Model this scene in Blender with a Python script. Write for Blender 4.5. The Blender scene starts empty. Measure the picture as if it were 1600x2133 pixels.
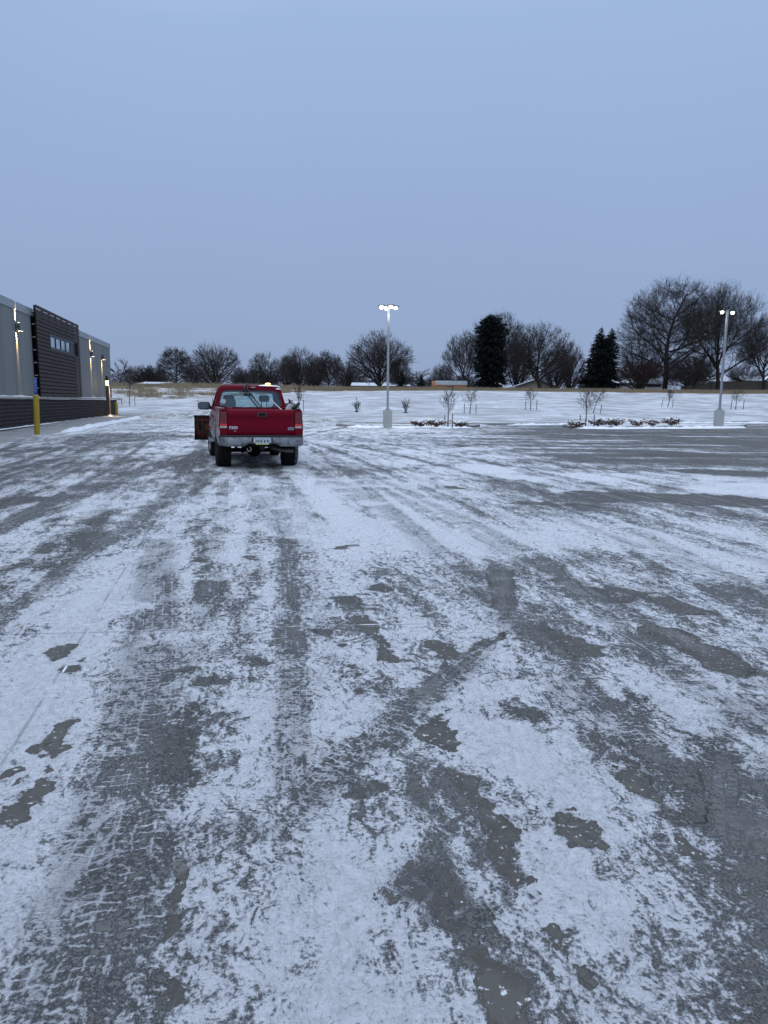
import bpy, bmesh, math, random
import numpy as np
from mathutils import Vector, Matrix

# ------------------------------------------------------------------ camera, sky, sun, exposure
SC = bpy.context.scene
COL = SC.collection
R = math.radians
FPX, CAMZ, PITCH, ROLL = 1480.0, 1.65, 8.85, 0.5      # focal length in photo pixels (1600 x 2133)
cam_d = bpy.data.cameras.new('camera'); cam = bpy.data.objects.new('camera', cam_d); COL.objects.link(cam)
cam_d.sensor_fit = 'VERTICAL'; cam_d.sensor_height = 24.0; cam_d.lens = 24.0*FPX/2133.0
cam_d.clip_start = 0.05; cam_d.clip_end = 5000
CM = Matrix.Translation((0, 0, CAMZ)) @ Matrix.Rotation(R(90-PITCH), 4, 'X') @ Matrix.Rotation(R(ROLL), 4, 'Z')
cam.matrix_world = CM
SC.camera = cam

SKY_HORIZON, SKY_MID, SKY_TOP = (.268, .352, .552), (.360, .495, .745), (1.27, 1.48, 1.88)
W = bpy.data.worlds.new('World'); SC.world = W; W.use_nodes = True
nt = W.node_tree; nt.nodes.clear()
out = nt.nodes.new('ShaderNodeOutputWorld'); bg = nt.nodes.new('ShaderNodeBackground')
sky = nt.nodes.new('ShaderNodeTexSky'); sky.sky_type = 'NISHITA'; sky.sun_disc = False
sky.sun_elevation = R(35); sky.sun_rotation = R(200)
tc = nt.nodes.new('ShaderNodeTexCoord'); sep = nt.nodes.new('ShaderNodeSeparateXYZ')
ramp = nt.nodes.new('ShaderNodeValToRGB'); mul = nt.nodes.new('ShaderNodeVectorMath'); mul.operation = 'SCALE'
mul.inputs['Scale'].default_value = 10.0
e = ramp.color_ramp.elements
e[0].position = 0.0; e[0].color = SKY_HORIZON + (1,)
e[1].position = 1.0; e[1].color = SKY_TOP + (1,)
m_ = ramp.color_ramp.elements.new(0.44); m_.color = SKY_MID + (1,)
nz = nt.nodes.new('ShaderNodeTexNoise'); nz.inputs['Scale'].default_value = 2.2; nz.inputs['Detail'].default_value = 3
nadd = nt.nodes.new('ShaderNodeMath'); nadd.operation = 'MULTIPLY_ADD'; nadd.inputs[1].default_value = 0.10
noff = nt.nodes.new('ShaderNodeMath'); noff.operation = 'SUBTRACT'; noff.inputs[1].default_value = 0.05
mix = nt.nodes.new('ShaderNodeMix'); mix.data_type = 'RGBA'; mix.inputs[0].default_value = 0.94   # overcast layer over the clear sky
L = nt.links.new
L(tc.outputs['Generated'], sep.inputs[0]); L(tc.outputs['Generated'], nz.inputs['Vector'])
L(nz.outputs['Fac'], nadd.inputs[0]); L(sep.outputs['Z'], nadd.inputs[2]); L(nadd.outputs[0], noff.inputs[0])
L(noff.outputs[0], ramp.inputs[0]); L(ramp.outputs['Color'], mul.inputs[0])
L(sky.outputs[0], mix.inputs[6]); L(mul.outputs[0], mix.inputs[7]); L(mix.outputs[2], bg.inputs['Color'])
bg.inputs['Strength'].default_value = 0.1
L(bg.outputs[0], out.inputs['Surface'])

sun_d = bpy.data.lights.new('sun', 'SUN'); sun_d.energy = 0.8; sun_d.angle = R(60); sun_d.color = (.86, .93, 1.0)
sun = bpy.data.objects.new('sun', sun_d); COL.objects.link(sun)
sun.rotation_euler = (R(55), 0, R(-20))

VS = SC.view_settings
VS.view_transform = 'Standard'; VS.look = 'None'; VS.exposure = 0.0; VS.gamma = 1.0
SC.cycles.max_bounces = 8; SC.cycles.transparent_max_bounces = 16
SC.cycles.caustics_reflective = False; SC.cycles.caustics_refractive = False

# ------------------------------------------------------------------ pixel <-> world (photo pixels, 1600 x 2133)
RM = CM.to_3x3()
def ray(px, py):
    return (RM @ Vector(((px-800.0)/FPX, -(py-1066.5)/FPX, -1.0)))
def G(px, py, z=0.0):                       # point where the pixel's ray meets the level z
    d = ray(px, py); t = (z-CAMZ)/d.z
    return Vector((d.x*t, d.y*t, z))
def AT(px, py, D):                          # point on the pixel's ray at forward distance D
    d = ray(px, py); t = D/d.y
    return Vector((d.x*t, D, CAMZ+d.z*t))
def proj(p):
    q = CM.inverted() @ Vector(p)
    return (800+FPX*q.x/-q.z, 1066.5-FPX*q.y/-q.z)

# ------------------------------------------------------------------ object helpers
def link(o, parent=None):
    COL.objects.link(o)
    if parent is not None: o.parent = parent
    return o
def empty(name, loc=(0, 0, 0), rz=0.0, parent=None):
    o = bpy.data.objects.new(name, None); o.location = loc; o.rotation_euler = (0, 0, rz); o.empty_display_size = .2
    return link(o, parent)
def tag(o, label=None, cat=None, group=None, kind=None):
    if label: o['label'] = label
    if cat: o['category'] = cat
    if group: o['group'] = group
    if kind: o['kind'] = kind
    return o
def np_mesh(name, V, F, mat=None, parent=None, smooth=False):
    V = np.asarray(V, dtype=np.float32).reshape(-1, 3); F = np.asarray(F, dtype=np.int32)
    me = bpy.data.meshes.new(name); k = F.shape[1]; n = len(F)
    me.vertices.add(len(V)); me.vertices.foreach_set('co', V.ravel())
    me.loops.add(n*k); me.loops.foreach_set('vertex_index', F.ravel())
    me.polygons.add(n); me.polygons.foreach_set('loop_start', np.arange(0, n*k, k, dtype=np.int32))
    try: me.polygons.foreach_set('loop_total', np.full(n, k, dtype=np.int32))
    except Exception: pass
    me.update(calc_edges=True)
    if smooth: me.polygons.foreach_set('use_smooth', np.ones(n, dtype=bool))
    if mat: me.materials.append(mat)
    return link(bpy.data.objects.new(name, me), parent)

class MB:
    """collects shapes and links them as one mesh"""
    def __init__(self): self.v = []; self.f = []
    def add(self, vs, fs):
        b = len(self.v); self.v += [tuple(p) for p in vs]; self.f += [tuple(b+i for i in f) for f in fs]; return self
    def box(self, c, s, rot=None):
        x, y, z = s[0]/2, s[1]/2, s[2]/2
        P = [Vector(p) for p in ((-x,-y,-z),(x,-y,-z),(x,y,-z),(-x,y,-z),(-x,-y,z),(x,-y,z),(x,y,z),(-x,y,z))]
        if rot is not None: P = [rot @ p for p in P]
        return self.add([p+Vector(c) for p in P], [(3,2,1,0),(4,5,6,7),(0,1,5,4),(1,2,6,5),(2,3,7,6),(3,0,4,7)])
    def loft(self, rings, closed=True, caps=True):
        n = len(rings[0]); vs = [p for r in rings for p in r]; fs = []
        for i in range(len(rings)-1):
            for j in range(n if closed else n-1):
                a, b = i*n+j, i*n+(j+1) % n
                fs.append((a, b, b+n, a+n))
        if caps and closed:
            fs.append(tuple(range(n-1, -1, -1))); fs.append(tuple((len(rings)-1)*n+j for j in range(n)))
        return self.add(vs, fs)
    def tube(self, pts, rad, n=8, caps=True):
        pts = [Vector(p) for p in pts]; rad = rad if isinstance(rad, (list, tuple)) else [rad]*len(pts)
        rings = []; u = None
        for i, p in enumerate(pts):
            d = (pts[min(i+1, len(pts)-1)]-pts[max(i-1, 0)]).normalized()
            if u is None:
                u = d.cross(Vector((0, 0, 1)));
                if u.length < 1e-3: u = Vector((1, 0, 0))
            u = (u-d*u.dot(d)).normalized(); w = d.cross(u)
            rings.append([p+(u*math.cos(2*math.pi*k/n)+w*math.sin(2*math.pi*k/n))*rad[i] for k in range(n)])
        return self.loft(rings, True, caps)
    def lathe(self, prof, c=(0, 0, 0), axis='Z', n=24, caps=True):
        rings = []
        for (r, h) in prof:
            ring = []
            for k in range(n):
                a = 2*math.pi*k/n; x, y = r*math.cos(a), r*math.sin(a)
                q = {'Z': (x, y, h), 'X': (h, x, y), 'Y': (y, h, x)}[axis]
                ring.append((q[0]+c[0], q[1]+c[1], q[2]+c[2]))
            rings.append(ring)
        return self.loft(rings, True, caps)
    def prism(self, poly, axis, a, b):
        """poly = 2-D outline; extruded along axis from a to b (X: poly=(y,z); Y: poly=(x,z); Z: poly=(x,y))"""
        mk = {'X': lambda p, t: (t, p[0], p[1]), 'Y': lambda p, t: (p[0], t, p[1]), 'Z': lambda p, t: (p[0], p[1], t)}[axis]
        return self.loft([[mk(p, a) for p in poly], [mk(p, b) for p in poly]])
    def build(self, name, mat=None, parent=None, smooth=0, bevel=0, segs=2):
        me = bpy.data.meshes.new(name); me.from_pydata(self.v, [], self.f); me.update()
        bm = bmesh.new(); bm.from_mesh(me); bmesh.ops.recalc_face_normals(bm, faces=bm.faces); bm.to_mesh(me); bm.free()
        if smooth:
            me.polygons.foreach_set('use_smooth', [True]*len(me.polygons)); me.set_sharp_from_angle(angle=R(smooth))
        if mat: me.materials.append(mat)
        o = link(bpy.data.objects.new(name, me), parent)
        if bevel:
            m = o.modifiers.new('bevel', 'BEVEL'); m.width = bevel; m.segments = segs; m.limit_method = 'ANGLE'; m.angle_limit = R(40)
        return o

# ------------------------------------------------------------------ materials
class NT:
    def __init__(self, name):
        self.m = bpy.data.materials.new(name); self.m.use_nodes = True; self.t = self.m.node_tree
        self.b = self.t.nodes['Principled BSDF']; self.o = self.t.nodes['Material Output']
    def n(self, typ, ins=None, **props):
        x = self.t.nodes.new(typ)
        for k, v in props.items(): setattr(x, k, v)
        for k, v in (ins or {}).items():
            if isinstance(v, bpy.types.NodeSocket): self.t.links.new(v, x.inputs[k])
            else: x.inputs[k].default_value = v
        return x
    def link(self, a, b): self.t.links.new(a, b)
    def math(self, op, a, b=0.0, c=None, clamp=False):
        ins = {0: a, 1: b}
        if c is not None: ins[2] = c
        return self.n('ShaderNodeMath', ins, operation=op, use_clamp=clamp).outputs[0]
    def smooth(self, x, lo, hi, a=0.0, b=1.0):
        return self.n('ShaderNodeMapRange', {0: x, 1: lo, 2: hi, 3: a, 4: b}, interpolation_type='SMOOTHSTEP').outputs[0]
    def noise(self, vec, scale, detail=4, rough=.55, dist=0.0):
        return self.n('ShaderNodeTexNoise', {'Vector': vec, 'Scale': scale, 'Detail': detail, 'Roughness': rough, 'Distortion': dist}).outputs['Fac']
    def mix(self, f, a, b, blend='MIX'):
        x = self.t.nodes.new('ShaderNodeMix'); x.data_type = 'RGBA'; x.blend_type = blend
        for k, v in ((0, f), (6, a), (7, b)):
            if isinstance(v, bpy.types.NodeSocket): self.t.links.new(v, x.inputs[k])
            else: x.inputs[k].default_value = (tuple(v)+(1,)) if isinstance(v, (tuple, list)) and len(v) == 3 else v
        return x.outputs[2]
    def obj(self): return self.n('ShaderNodeTexCoord').outputs['Object']
    def pos(self): return self.n('ShaderNodeNewGeometry').outputs['Position']
    def set(self, **k):
        names = {'color': 'Base Color', 'rough': 'Roughness', 'metal': 'Metallic', 'normal': 'Normal', 'spec': 'Specular IOR Level', 'coat': 'Coat Weight', 'alpha': 'Alpha'}
        for a, v in k.items():
            i = self.b.inputs[names[a]]
            if isinstance(v, bpy.types.NodeSocket): self.t.links.new(v, i)
            else: i.default_value = (tuple(v)+(1,)) if isinstance(v, tuple) and len(v) == 3 else v
    def bump(self, h, dist=.01, strength=1.0):
        return self.n('ShaderNodeBump', {'Height': h, 'Distance': dist, 'Strength': strength}).outputs[0]

def pm(name, col, rough=.6, metal=0.0, var=.18, scale=6.0, bump=0.0, bscale=60.0, spec=.5, coat=0.0, col2=None, thr=(.45, .6)):
    """plain surface with slow colour variation, optional second colour in patches"""
    a = NT(name); p = a.obj(); f = a.noise(p, scale, 5, .6)
    lo = tuple(c*(1-var) for c in col); hi = tuple(min(1, c*(1+var)) for c in col)
    c = a.mix(f, lo, hi)
    if col2 is not None:
        g = a.smooth(a.noise(p, scale*1.7, 7, .68), thr[0], thr[1]); c = a.mix(g, c, col2)
    a.set(color=c, rough=rough, metal=metal, spec=spec, coat=coat)
    if bump: a.set(normal=a.bump(a.noise(p, bscale, 4, .6), bump))
    return a.m
def emit(name, col, strength):
    a = NT(name); a.set(color=(.8, .8, .8), rough=.4)
    a.b.inputs['Emission Color'].default_value = tuple(col)+(1,); a.b.inputs['Emission Strength'].default_value = strength
    return a.m

# ------------------------------------------------------------------ the setting: terrain, lot, kerbs
rng = np.random.default_rng(7)
EDGE_PX = [(232, 866.5), (300, 868), (380, 868), (480, 873), (600, 878), (690, 881), (800, 884), (950, 885.5), (1100, 885), (1250, 883), (1400, 881.5), (1600, 881), (1900, 883), (2300, 886)]
EDGE = [G(*p) for p in EDGE_PX]
EX = np.array([-400., -60.]+[p.x for p in EDGE]+[400.]); EY = np.array([72., 71.]+[p.y for p in EDGE]+[EDGE[-1].y+8])
def yedge(x): return np.interp(x, EX, EY)
def ygrass(x): return np.interp(x, [-80, -34, -24, -14, -6, 0, 12, 30, 60, 120], [80, 82, 85, 91, 97.5, 99, 99.5, 100, 99, 97])
def vnoise(x, y, s, seed=0):               # smooth value noise on arrays
    x = x*s; y = y*s; xi = np.floor(x).astype(np.int64); yi = np.floor(y).astype(np.int64); fx = x-xi; fy = y-yi
    fx = fx*fx*(3-2*fx); fy = fy*fy*(3-2*fy)
    def h(a, b):
        n = (a*374761393+b*668265263+seed*982451653) & 0x7fffffff
        n = ((n ^ (n >> 13))*1274126177) & 0x7fffffff
        return ((n ^ (n >> 16)) & 0xffff)/65535.0
    return (h(xi, yi)*(1-fx)+h(xi+1, yi)*fx)*(1-fy)+(h(xi, yi+1)*(1-fx)+h(xi+1, yi+1)*fx)*fy
def fbm(x, y, s, o=4, seed=0):
    r = 0; a = .5; t = 0
    for i in range(o): r = r+a*vnoise(x, y, s*2**i, seed+i); t += a; a *= .5
    return r/t
def terr(x, y):
    x = np.asarray(x, float); y = np.asarray(y, float)
    e = yedge(x); top = 3.25+np.clip((-x-5)/25, 0, 1)*.30
    s = np.clip((y-e)/(101-e), 0, 1)
    z = .10+(top-.10)*(s**1.05)
    z = z-np.clip((y-101)/60, 0, 1)*.25+(fbm(x, y, .11, 3, 3)-.5)*.16*np.clip(s*6, 0, 1)
    d = y-e
    return np.where(d < 0, -.35, np.where(d < .5, -.35+(d/.5)*.45, z))
def tz(x, y): return float(terr(np.array([x]), np.array([y]))[0])

def grid_mesh(name, X, Y, Z, mat):
    r, c = X.shape; V = np.stack([X, Y, Z], -1).reshape(-1, 3)
    i = np.arange(r*c).reshape(r, c)
    F = np.stack([i[:-1, :-1], i[:-1, 1:], i[1:, 1:], i[1:, :-1]], -1).reshape(-1, 4)
    return np_mesh(name, V, F, mat, None, True)
def set_attr(o, name, arr):
    at = o.data.attributes.new(name, 'FLOAT_COLOR', 'POINT')
    a = np.zeros((len(o.data.vertices), 4), np.float32); a[:, :arr.shape[1]] = arr
    at.data.foreach_set('color', a.ravel())

# --- material of the snowy field
a = NT('field_snow'); p = a.pos()
gm = a.n('ShaderNodeAttribute', attribute_name='cover').outputs['Color']
gs = a.n('ShaderNodeSeparateColor', {0: gm})
st = a.n('ShaderNodeMapping', {'Vector': p, 'Scale': (.35, 1.0, 1.0)}).outputs[0]
n1 = a.noise(st, 1.1, 6, .65); n2 = a.noise(p, 3.2, 5, .7); n3 = a.noise(p, .22, 3, .5)
h = a.math('ADD', a.math('MULTIPLY', n1, .75), a.math('MULTIPLY', n2, .45))
h = a.math('ADD', h, a.math('MULTIPLY', n3, .28))
stub = a.smooth(h, .63, .82)
snow = a.mix(a.smooth(n2, .35, .65), (.56, .575, .60), (.84, .845, .855))
c = a.mix(a.math('MULTIPLY', stub, .72), snow, (.26, .25, .24))
straw = a.mix(a.noise(p, 2.0, 5, .7), (.20, .155, .10), (.33, .265, .175))
gr = a.math('ADD', gs.outputs[0], a.math('MULTIPLY', a.math('SUBTRACT', a.noise(st, 1.6, 5, .7), .5), gs.outputs[1]))
c = a.mix(a.smooth(gr, .45, .62), c, straw)
a.set(color=c, rough=.85, spec=.25, normal=a.bump(h, .28, .9))
M_FIELD = a.m

# --- material of the iced concrete lot
DIR = Vector((-.209, .978, 0)); PERP = Vector((.978, .209, 0))       # along / across the building
a = NT('iced_concrete'); p = a.pos()
A = a.n('ShaderNodeSeparateColor', {0: a.n('ShaderNodeAttribute', attribute_name='cover').outputs['Color']})
Bs, Bp, Bd = A.outputs[0], A.outputs[1], A.outputs[2]                # snow bias, scraped clear, packed grey
T = a.n('ShaderNodeSeparateXYZ', {0: a.n('ShaderNodeAttribute', attribute_name='track').outputs['Vector']})
tu, tv, tm = T.outputs[0], T.outputs[1], T.outputs[2]
wq = a.n('ShaderNodeTexNoise', {'Vector': p, 'Scale': 4.0, 'Detail': 3.0})
warp = a.n('ShaderNodeVectorMath', {0: wq.outputs['Color'], 1: (.5, .5, .5)}, operation='SUBTRACT').outputs[0]
warp = a.n('ShaderNodeVectorMath', {0: warp, 'Scale': .22}, operation='SCALE').outputs[0]
q = a.n('ShaderNodeVectorMath', {0: p, 1: warp}, operation='ADD').outputs[0]
rot = a.n('ShaderNodeMapping', {'Vector': q, 'Rotation': (0, 0, R(-10)), 'Scale': (1, 1, 1)}).outputs[0]
stretch = lambda sx, sy: a.n('ShaderNodeMapping', {'Vector': rot, 'Scale': (sx, sy, 1)}).outputs[0]
big = a.noise(p, .33, 4, .55); mid = a.noise(stretch(1.9, .50), 1.0, 6, .64); strk = a.noise(stretch(6.5, 1.3), 1.0, 5, .66)
fine = a.noise(stretch(24.0, 13.0), 1.0, 6, .72); crumb = a.noise(p, 62.0, 5, .72)
h = a.math('MULTIPLY', a.math('SUBTRACT', big, .5), .9)
for x, k in ((mid, 1.25), (strk, 1.75), (fine, 2.35), (crumb, 1.9)):
    h = a.math('ADD', h, a.math('MULTIPLY', a.math('SUBTRACT', x, .5), k))
h = a.math('ADD', h, a.math('MULTIPLY', a.math('SUBTRACT', Bs, .5), 1.5))
h = a.math('ADD', h, .42)
ps = a.n('ShaderNodeSeparateXYZ', {0: p})
wr = a.math('MULTIPLY', a.smooth(ps.outputs[1], 15.0, 25.0), a.smooth(a.math('SUBTRACT', ps.outputs[0], a.math('MULTIPLY', ps.outputs[1], .12)), -2.0, 7.0))
drift = a.noise(a.n('ShaderNodeMapping', {'Vector': q, 'Rotation': (0, 0, R(6)), 'Scale': (.16, .85, 1)}).outputs[0], 1.0, 6, .62)
h = a.math('ADD', h, a.math('MULTIPLY', wr, a.math('ADD', a.math('MULTIPLY', a.math('SUBTRACT', drift, .5), 4.2), -.48)))
h = a.math('SUBTRACT', h, a.math('MULTIPLY', Bd, .40))
# tread: rows of blocks with thin squeezed snow ridges between them
tn = a.math('MULTIPLY', a.math('SUBTRACT', a.noise(p, 9.0, 3), .5), .07)
vv = a.math('ADD', tv, tn); uu = a.math('ADD', tu, a.math('MULTIPLY', a.math('SUBTRACT', a.noise(p, 7.0, 2), .5), .16))
zig = a.math('ABSOLUTE', a.math('SUBTRACT', a.math('FRACT', a.math('MULTIPLY', uu, 1.5)), .5))
rowd = a.math('ABSOLUTE', a.math('SUBTRACT', a.math('FRACT', a.math('ADD', a.math('DIVIDE', vv, .047), a.math('MULTIPLY', zig, .5))), .5))
cold = a.math('ABSOLUTE', a.math('SUBTRACT', a.math('FRACT', a.math('MULTIPLY', uu, 3.0)), .5))
tj = a.math('ADD', a.math('MULTIPLY', a.math('SUBTRACT', fine, .5), .42), a.math('MULTIPLY', a.math('SUBTRACT', crumb, .5), .35))
ridge = a.math('MAXIMUM', a.smooth(a.math('ADD', rowd, tj), .30, .48), a.math('MULTIPLY', a.smooth(a.math('ADD', cold, tj), .34, .50), .8))
rb = a.math('MULTIPLY', ridge, a.smooth(a.noise(p, 6.0, 5, .65), .36, .66))
tmask = a.math('MULTIPLY', tm, a.smooth(a.noise(p, 1.7, 4, .6), .28, .52))
tread_h = a.math('MULTIPLY', a.math('SUBTRACT', a.math('MULTIPLY', rb, .70), .32), tmask)
h = a.math('ADD', h, tread_h)
# cleared concrete
edge = a.math('ADD', a.math('MULTIPLY', a.math('SUBTRACT', mid, .5), 2.0), a.math('ADD', a.math('MULTIPLY', a.math('SUBTRACT', fine, .5), 2.1), a.math('MULTIPLY', a.math('SUBTRACT', crumb, .5), 1.2)))
edge = a.math('ADD', Bp, a.math('MULTIPLY', edge, a.smooth(Bp, .02, .35)))
clr = a.smooth(edge, .40, .68)
core = a.smooth(edge, .60, .95)
h = a.math('SUBTRACT', h, a.math('MULTIPLY', clr, 1.3))
pack = a.math('MULTIPLY', Bd, a.smooth(a.math('ADD', a.math('MULTIPLY', strk, 1.2), a.math('MULTIPLY', fine, .7)), .60, 1.15, .25, 1.0))
cover = a.smooth(h, -.17, .30)
film = a.math('MULTIPLY', a.smooth(h, -.75, .05), a.math('SUBTRACT', 1.0, a.math('MULTIPLY', clr, .75)))
conc = a.mix(a.noise(p, 1.3, 5, .6), (.058, .054, .046), (.094, .087, .074))
conc = a.mix(a.math('MULTIPLY', a.smooth(a.noise(q, 9.0, 5, .65), .38, .66), .45), conc, (.048, .045, .040))
conc = a.mix(a.math('MULTIPLY', a.math('MULTIPLY', core, a.smooth(a.noise(p, 5.0, 4, .6), .35, .6)), .6), conc, (.135, .129, .114))
conc = a.mix(a.math('MULTIPLY', a.smooth(a.noise(p, 150.0, 3, .6), .35, .75), .6), conc, (.125, .118, .104))
ice = a.mix(a.noise(q, 3.0, 5, .6), (.130, .124, .112), (.31, .303, .292))
snowc = a.mix(a.smooth(a.math('ADD', a.math('MULTIPLY', fine, .55), a.math('MULTIPLY', crumb, .45)), .33, .60), (.60, .61, .635), (.94, .945, .955))  # grain shading painted into the snow colour: hollows darker, crests brighter
pit = a.math('MULTIPLY', a.smooth(a.noise(stretch(66.0, 44.0), 1.0, 4, .65), .57, .66), a.smooth(a.noise(p, 2.2, 5, .65), .32, .60))
snowc = a.mix(a.math('MULTIPLY', pit, .82), snowc, (.27, .28, .295))
c = a.mix(a.math('MULTIPLY', film, .75), conc, ice)
c = a.mix(cover, c, snowc)
c = a.mix(a.math('MULTIPLY', a.smooth(tmask, .25, .85), .52), c, a.mix(rb, a.mix(a.smooth(a.math('ADD', a.math('MULTIPLY', strk, .5), a.math('MULTIPLY', fine, .5)), .36, .64), (.125, .122, .116), (.40, .40, .40)), (.84, .845, .86)))
crumbs = a.math('MULTIPLY', a.smooth(a.noise(p, 30.0, 5, .65), .60, .66), a.smooth(clr, .3, .8))
c = a.mix(crumbs, c, (.62, .63, .64))
c = a.mix(a.math('MULTIPLY', a.math('MULTIPLY', pack, a.math('SUBTRACT', 1.0, a.math('MULTIPLY', cover, .8))), .85), c, a.mix(a.smooth(a.math('ADD', a.math('MULTIPLY', strk, .6), a.math('MULTIPLY', fine, .4)), .36, .66), (.052, .049, .044), (.150, .145, .134)))
# expansion joints: a thin snow line with a dark edge
def joint(n, pt, w):
    d = a.math('SUBTRACT', a.n('ShaderNodeVectorMath', {0: p, 1: tuple(n)}, operation='DOT_PRODUCT').outputs['Value'], Vector(n).dot(pt))
    d = a.math('ADD', d, a.math('MULTIPLY', a.math('SUBTRACT', a.noise(p, 14.0, 3), .5), .010))
    return d, w
jl = []
g0, g1 = G(100, 1318), G(1500, 1282); jd = (g1-g0).normalized(); jl.append(joint((-jd.y, jd.x, 0), g0, .011))
for (x, y) in ((140, 1385), (1520, 1455)): jl.append(joint(PERP, G(x, y), .010))
for k in (1, 2, 3, 4, 5, 6): jl.append(joint((-jd.y, jd.x, 0), g0+Vector((0, 5.2*k, 0)), .012))
for k in (1, -2): jl.append(joint(PERP, G(1520, 1455)+Vector((5.1*k if k > 0 else 4.9*k-4.4, 0, 0)), .010))
jn = a.noise(p, 3.0, 3)
for d, w in jl:
    ln = a.math('MULTIPLY', a.math('SUBTRACT', 1.0, a.smooth(a.math('ABSOLUTE', d), w*.4, w)), a.smooth(jn, .40, .62))
    dk = a.math('MULTIPLY', a.math('SUBTRACT', 1.0, a.smooth(a.math('ABSOLUTE', a.math('ADD', d, w*1.7)), w*.5, w*1.4)), a.math('MULTIPLY', a.smooth(jn, .42, .6), .4))
    c = a.mix(dk, c, (.13, .13, .13)); c = a.mix(ln, c, (.80, .81, .83))
rough = a.mix(cover, a.mix(film, (.55,)*3, (.60,)*3), (.88,)*3)
hh = a.math('ADD', a.math('MULTIPLY', cover, 1.0), a.math('ADD', a.math('MULTIPLY', a.math('MULTIPLY', crumb, cover), 1.1), a.math('MULTIPLY', a.math('MULTIPLY', fine, cover), 1.2)))
hh = a.math('ADD', hh, a.math('MULTIPLY', a.math('MULTIPLY', rb, tmask), .8))
a.set(color=c, rough=rough, spec=.14, normal=a.bump(hh, .026, 1.0))
M_LOT = a.m

# --- terrain sheet out to the horizon
xs = np.concatenate([np.linspace(-2500, -140, 14), np.linspace(-130, -62, 18), np.arange(-60, 80, 1.0), np.linspace(82, 150, 18), np.linspace(165, 2500, 14)])
ys = np.concatenate([np.linspace(-2500, -40, 10), np.linspace(-30, 46, 14), np.arange(48, 76, .4), np.arange(76, 108, .8), np.linspace(110, 200, 40), np.linspace(230, 3000, 14)])
X, Y = np.meshgrid(xs, ys); Z = terr(X, Y)
terrain = grid_mesh('field', X, Y, Z, M_FIELD); tag(terrain, kind='structure')
yg = ygrass(X); g = np.clip((Y-yg)/(4.0+np.clip(-X-8, 0, 20)*.35)+.5, 0, 1)
left = np.clip((-X-6)/14, 0, 1)
g = np.where(Y > 118, .75, g*.62+.0)
g = np.where((Y > yg-1) & (Y < 118), np.clip(.50+(Y-yg)/(3+left*22)*.25-left*.10, 0, .85), np.where(Y >= 118, .5, .05))
amp = np.where(Y > yg-1, .55+left*1.3, .25)
set_attr(terrain, 'cover', np.stack([g.ravel(), amp.ravel()], -1))

# --- the lot: a fan of ever larger cells
nr, nc = 760, 620
D = 0.7*np.exp(np.linspace(0, math.log(86/0.7), nr)); s = np.linspace(-1, 1, nc)
X = (s[None, :]*(2.2+.95*D[:, None])); Y = np.repeat(D[:, None], nc, 1)
keep_z = np.zeros_like(X)
px_, py_ = X.ravel(), Y.ravel()
snowb = np.full(px_.shape, .5); clear = np.zeros_like(snowb); pack = np.zeros_like(snowb)
tru = np.zeros((len(px_), 3))
def seg_dist(pts):
    """distance to a polyline, signed side and arc length, for vertices near it"""
    P = np.array([(q.x, q.y) for q in pts]); best = np.full(px_.shape, 1e9); u = np.zeros_like(best); v = np.zeros_like(best); L0 = 0
    for i in range(len(P)-1):
        a0, b0 = P[i], P[i+1]; d = b0-a0; l = np.hypot(*d); d = d/l
        rx, ry = px_-a0[0], py_-a0[1]; t = np.clip(rx*d[0]+ry*d[1], 0, l)
        ex, ey = rx-t*d[0], ry-t*d[1]; dist = np.hypot(ex, ey); side = np.sign(d[0]*ry-d[1]*rx)
        k = dist < best; best[k] = dist[k]; u[k] = (side*dist)[k]; v[k] = (L0+t)[k]; L0 += l
    return best, u, v
def smooth_line(pp, n=10):
    pts = [G(*p) for p in pp]; 
    if len(pts) < 3: return pts
    out_ = []
    for i in range(len(pts)-1):
        p0, p1, p2, p3 = pts[max(i-1, 0)], pts[i], pts[i+1], pts[min(i+2, len(pts)-1)]
        for k in range(n):
            t = k/n
            out_.append(.5*((2*p1)+(p2-p0)*t+(2*p0-5*p1+4*p2-p3)*t*t+(3*p1-p0-3*p2+p3)*t**3))
    return out_+[pts[-1]]
def hash_(pp): return int(pp[0][0]*31+pp[0][1]*17)
def stroke(pp, w, arr, val, soft=.5, mode='max'):
    b, u, v = seg_dist([G(*p) for p in pp] if len(pp) > 1 else [G(*pp[0]), G(*pp[0])+Vector((.001, 0, 0))])
    f_ = np.where(b < 4*w+.3, 1, 0).astype(bool)
    bb = b.copy(); k_ = int(abs(hash_(pp)) % 977)
    bb[f_] += ((fbm(px_[f_], py_[f_], .55/w, 4, k_)-.5)*2.6*w+(fbm(px_[f_], py_[f_], 2.2/w, 3, k_+7)-.5)*1.0*w)
    m = np.clip((w-bb)/(w*soft)+.0, 0, 1); m = m*m*(3-2*m)
    if mode == 'max': np.maximum(arr, m*val, out=arr)
    else: arr += m*val
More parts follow.
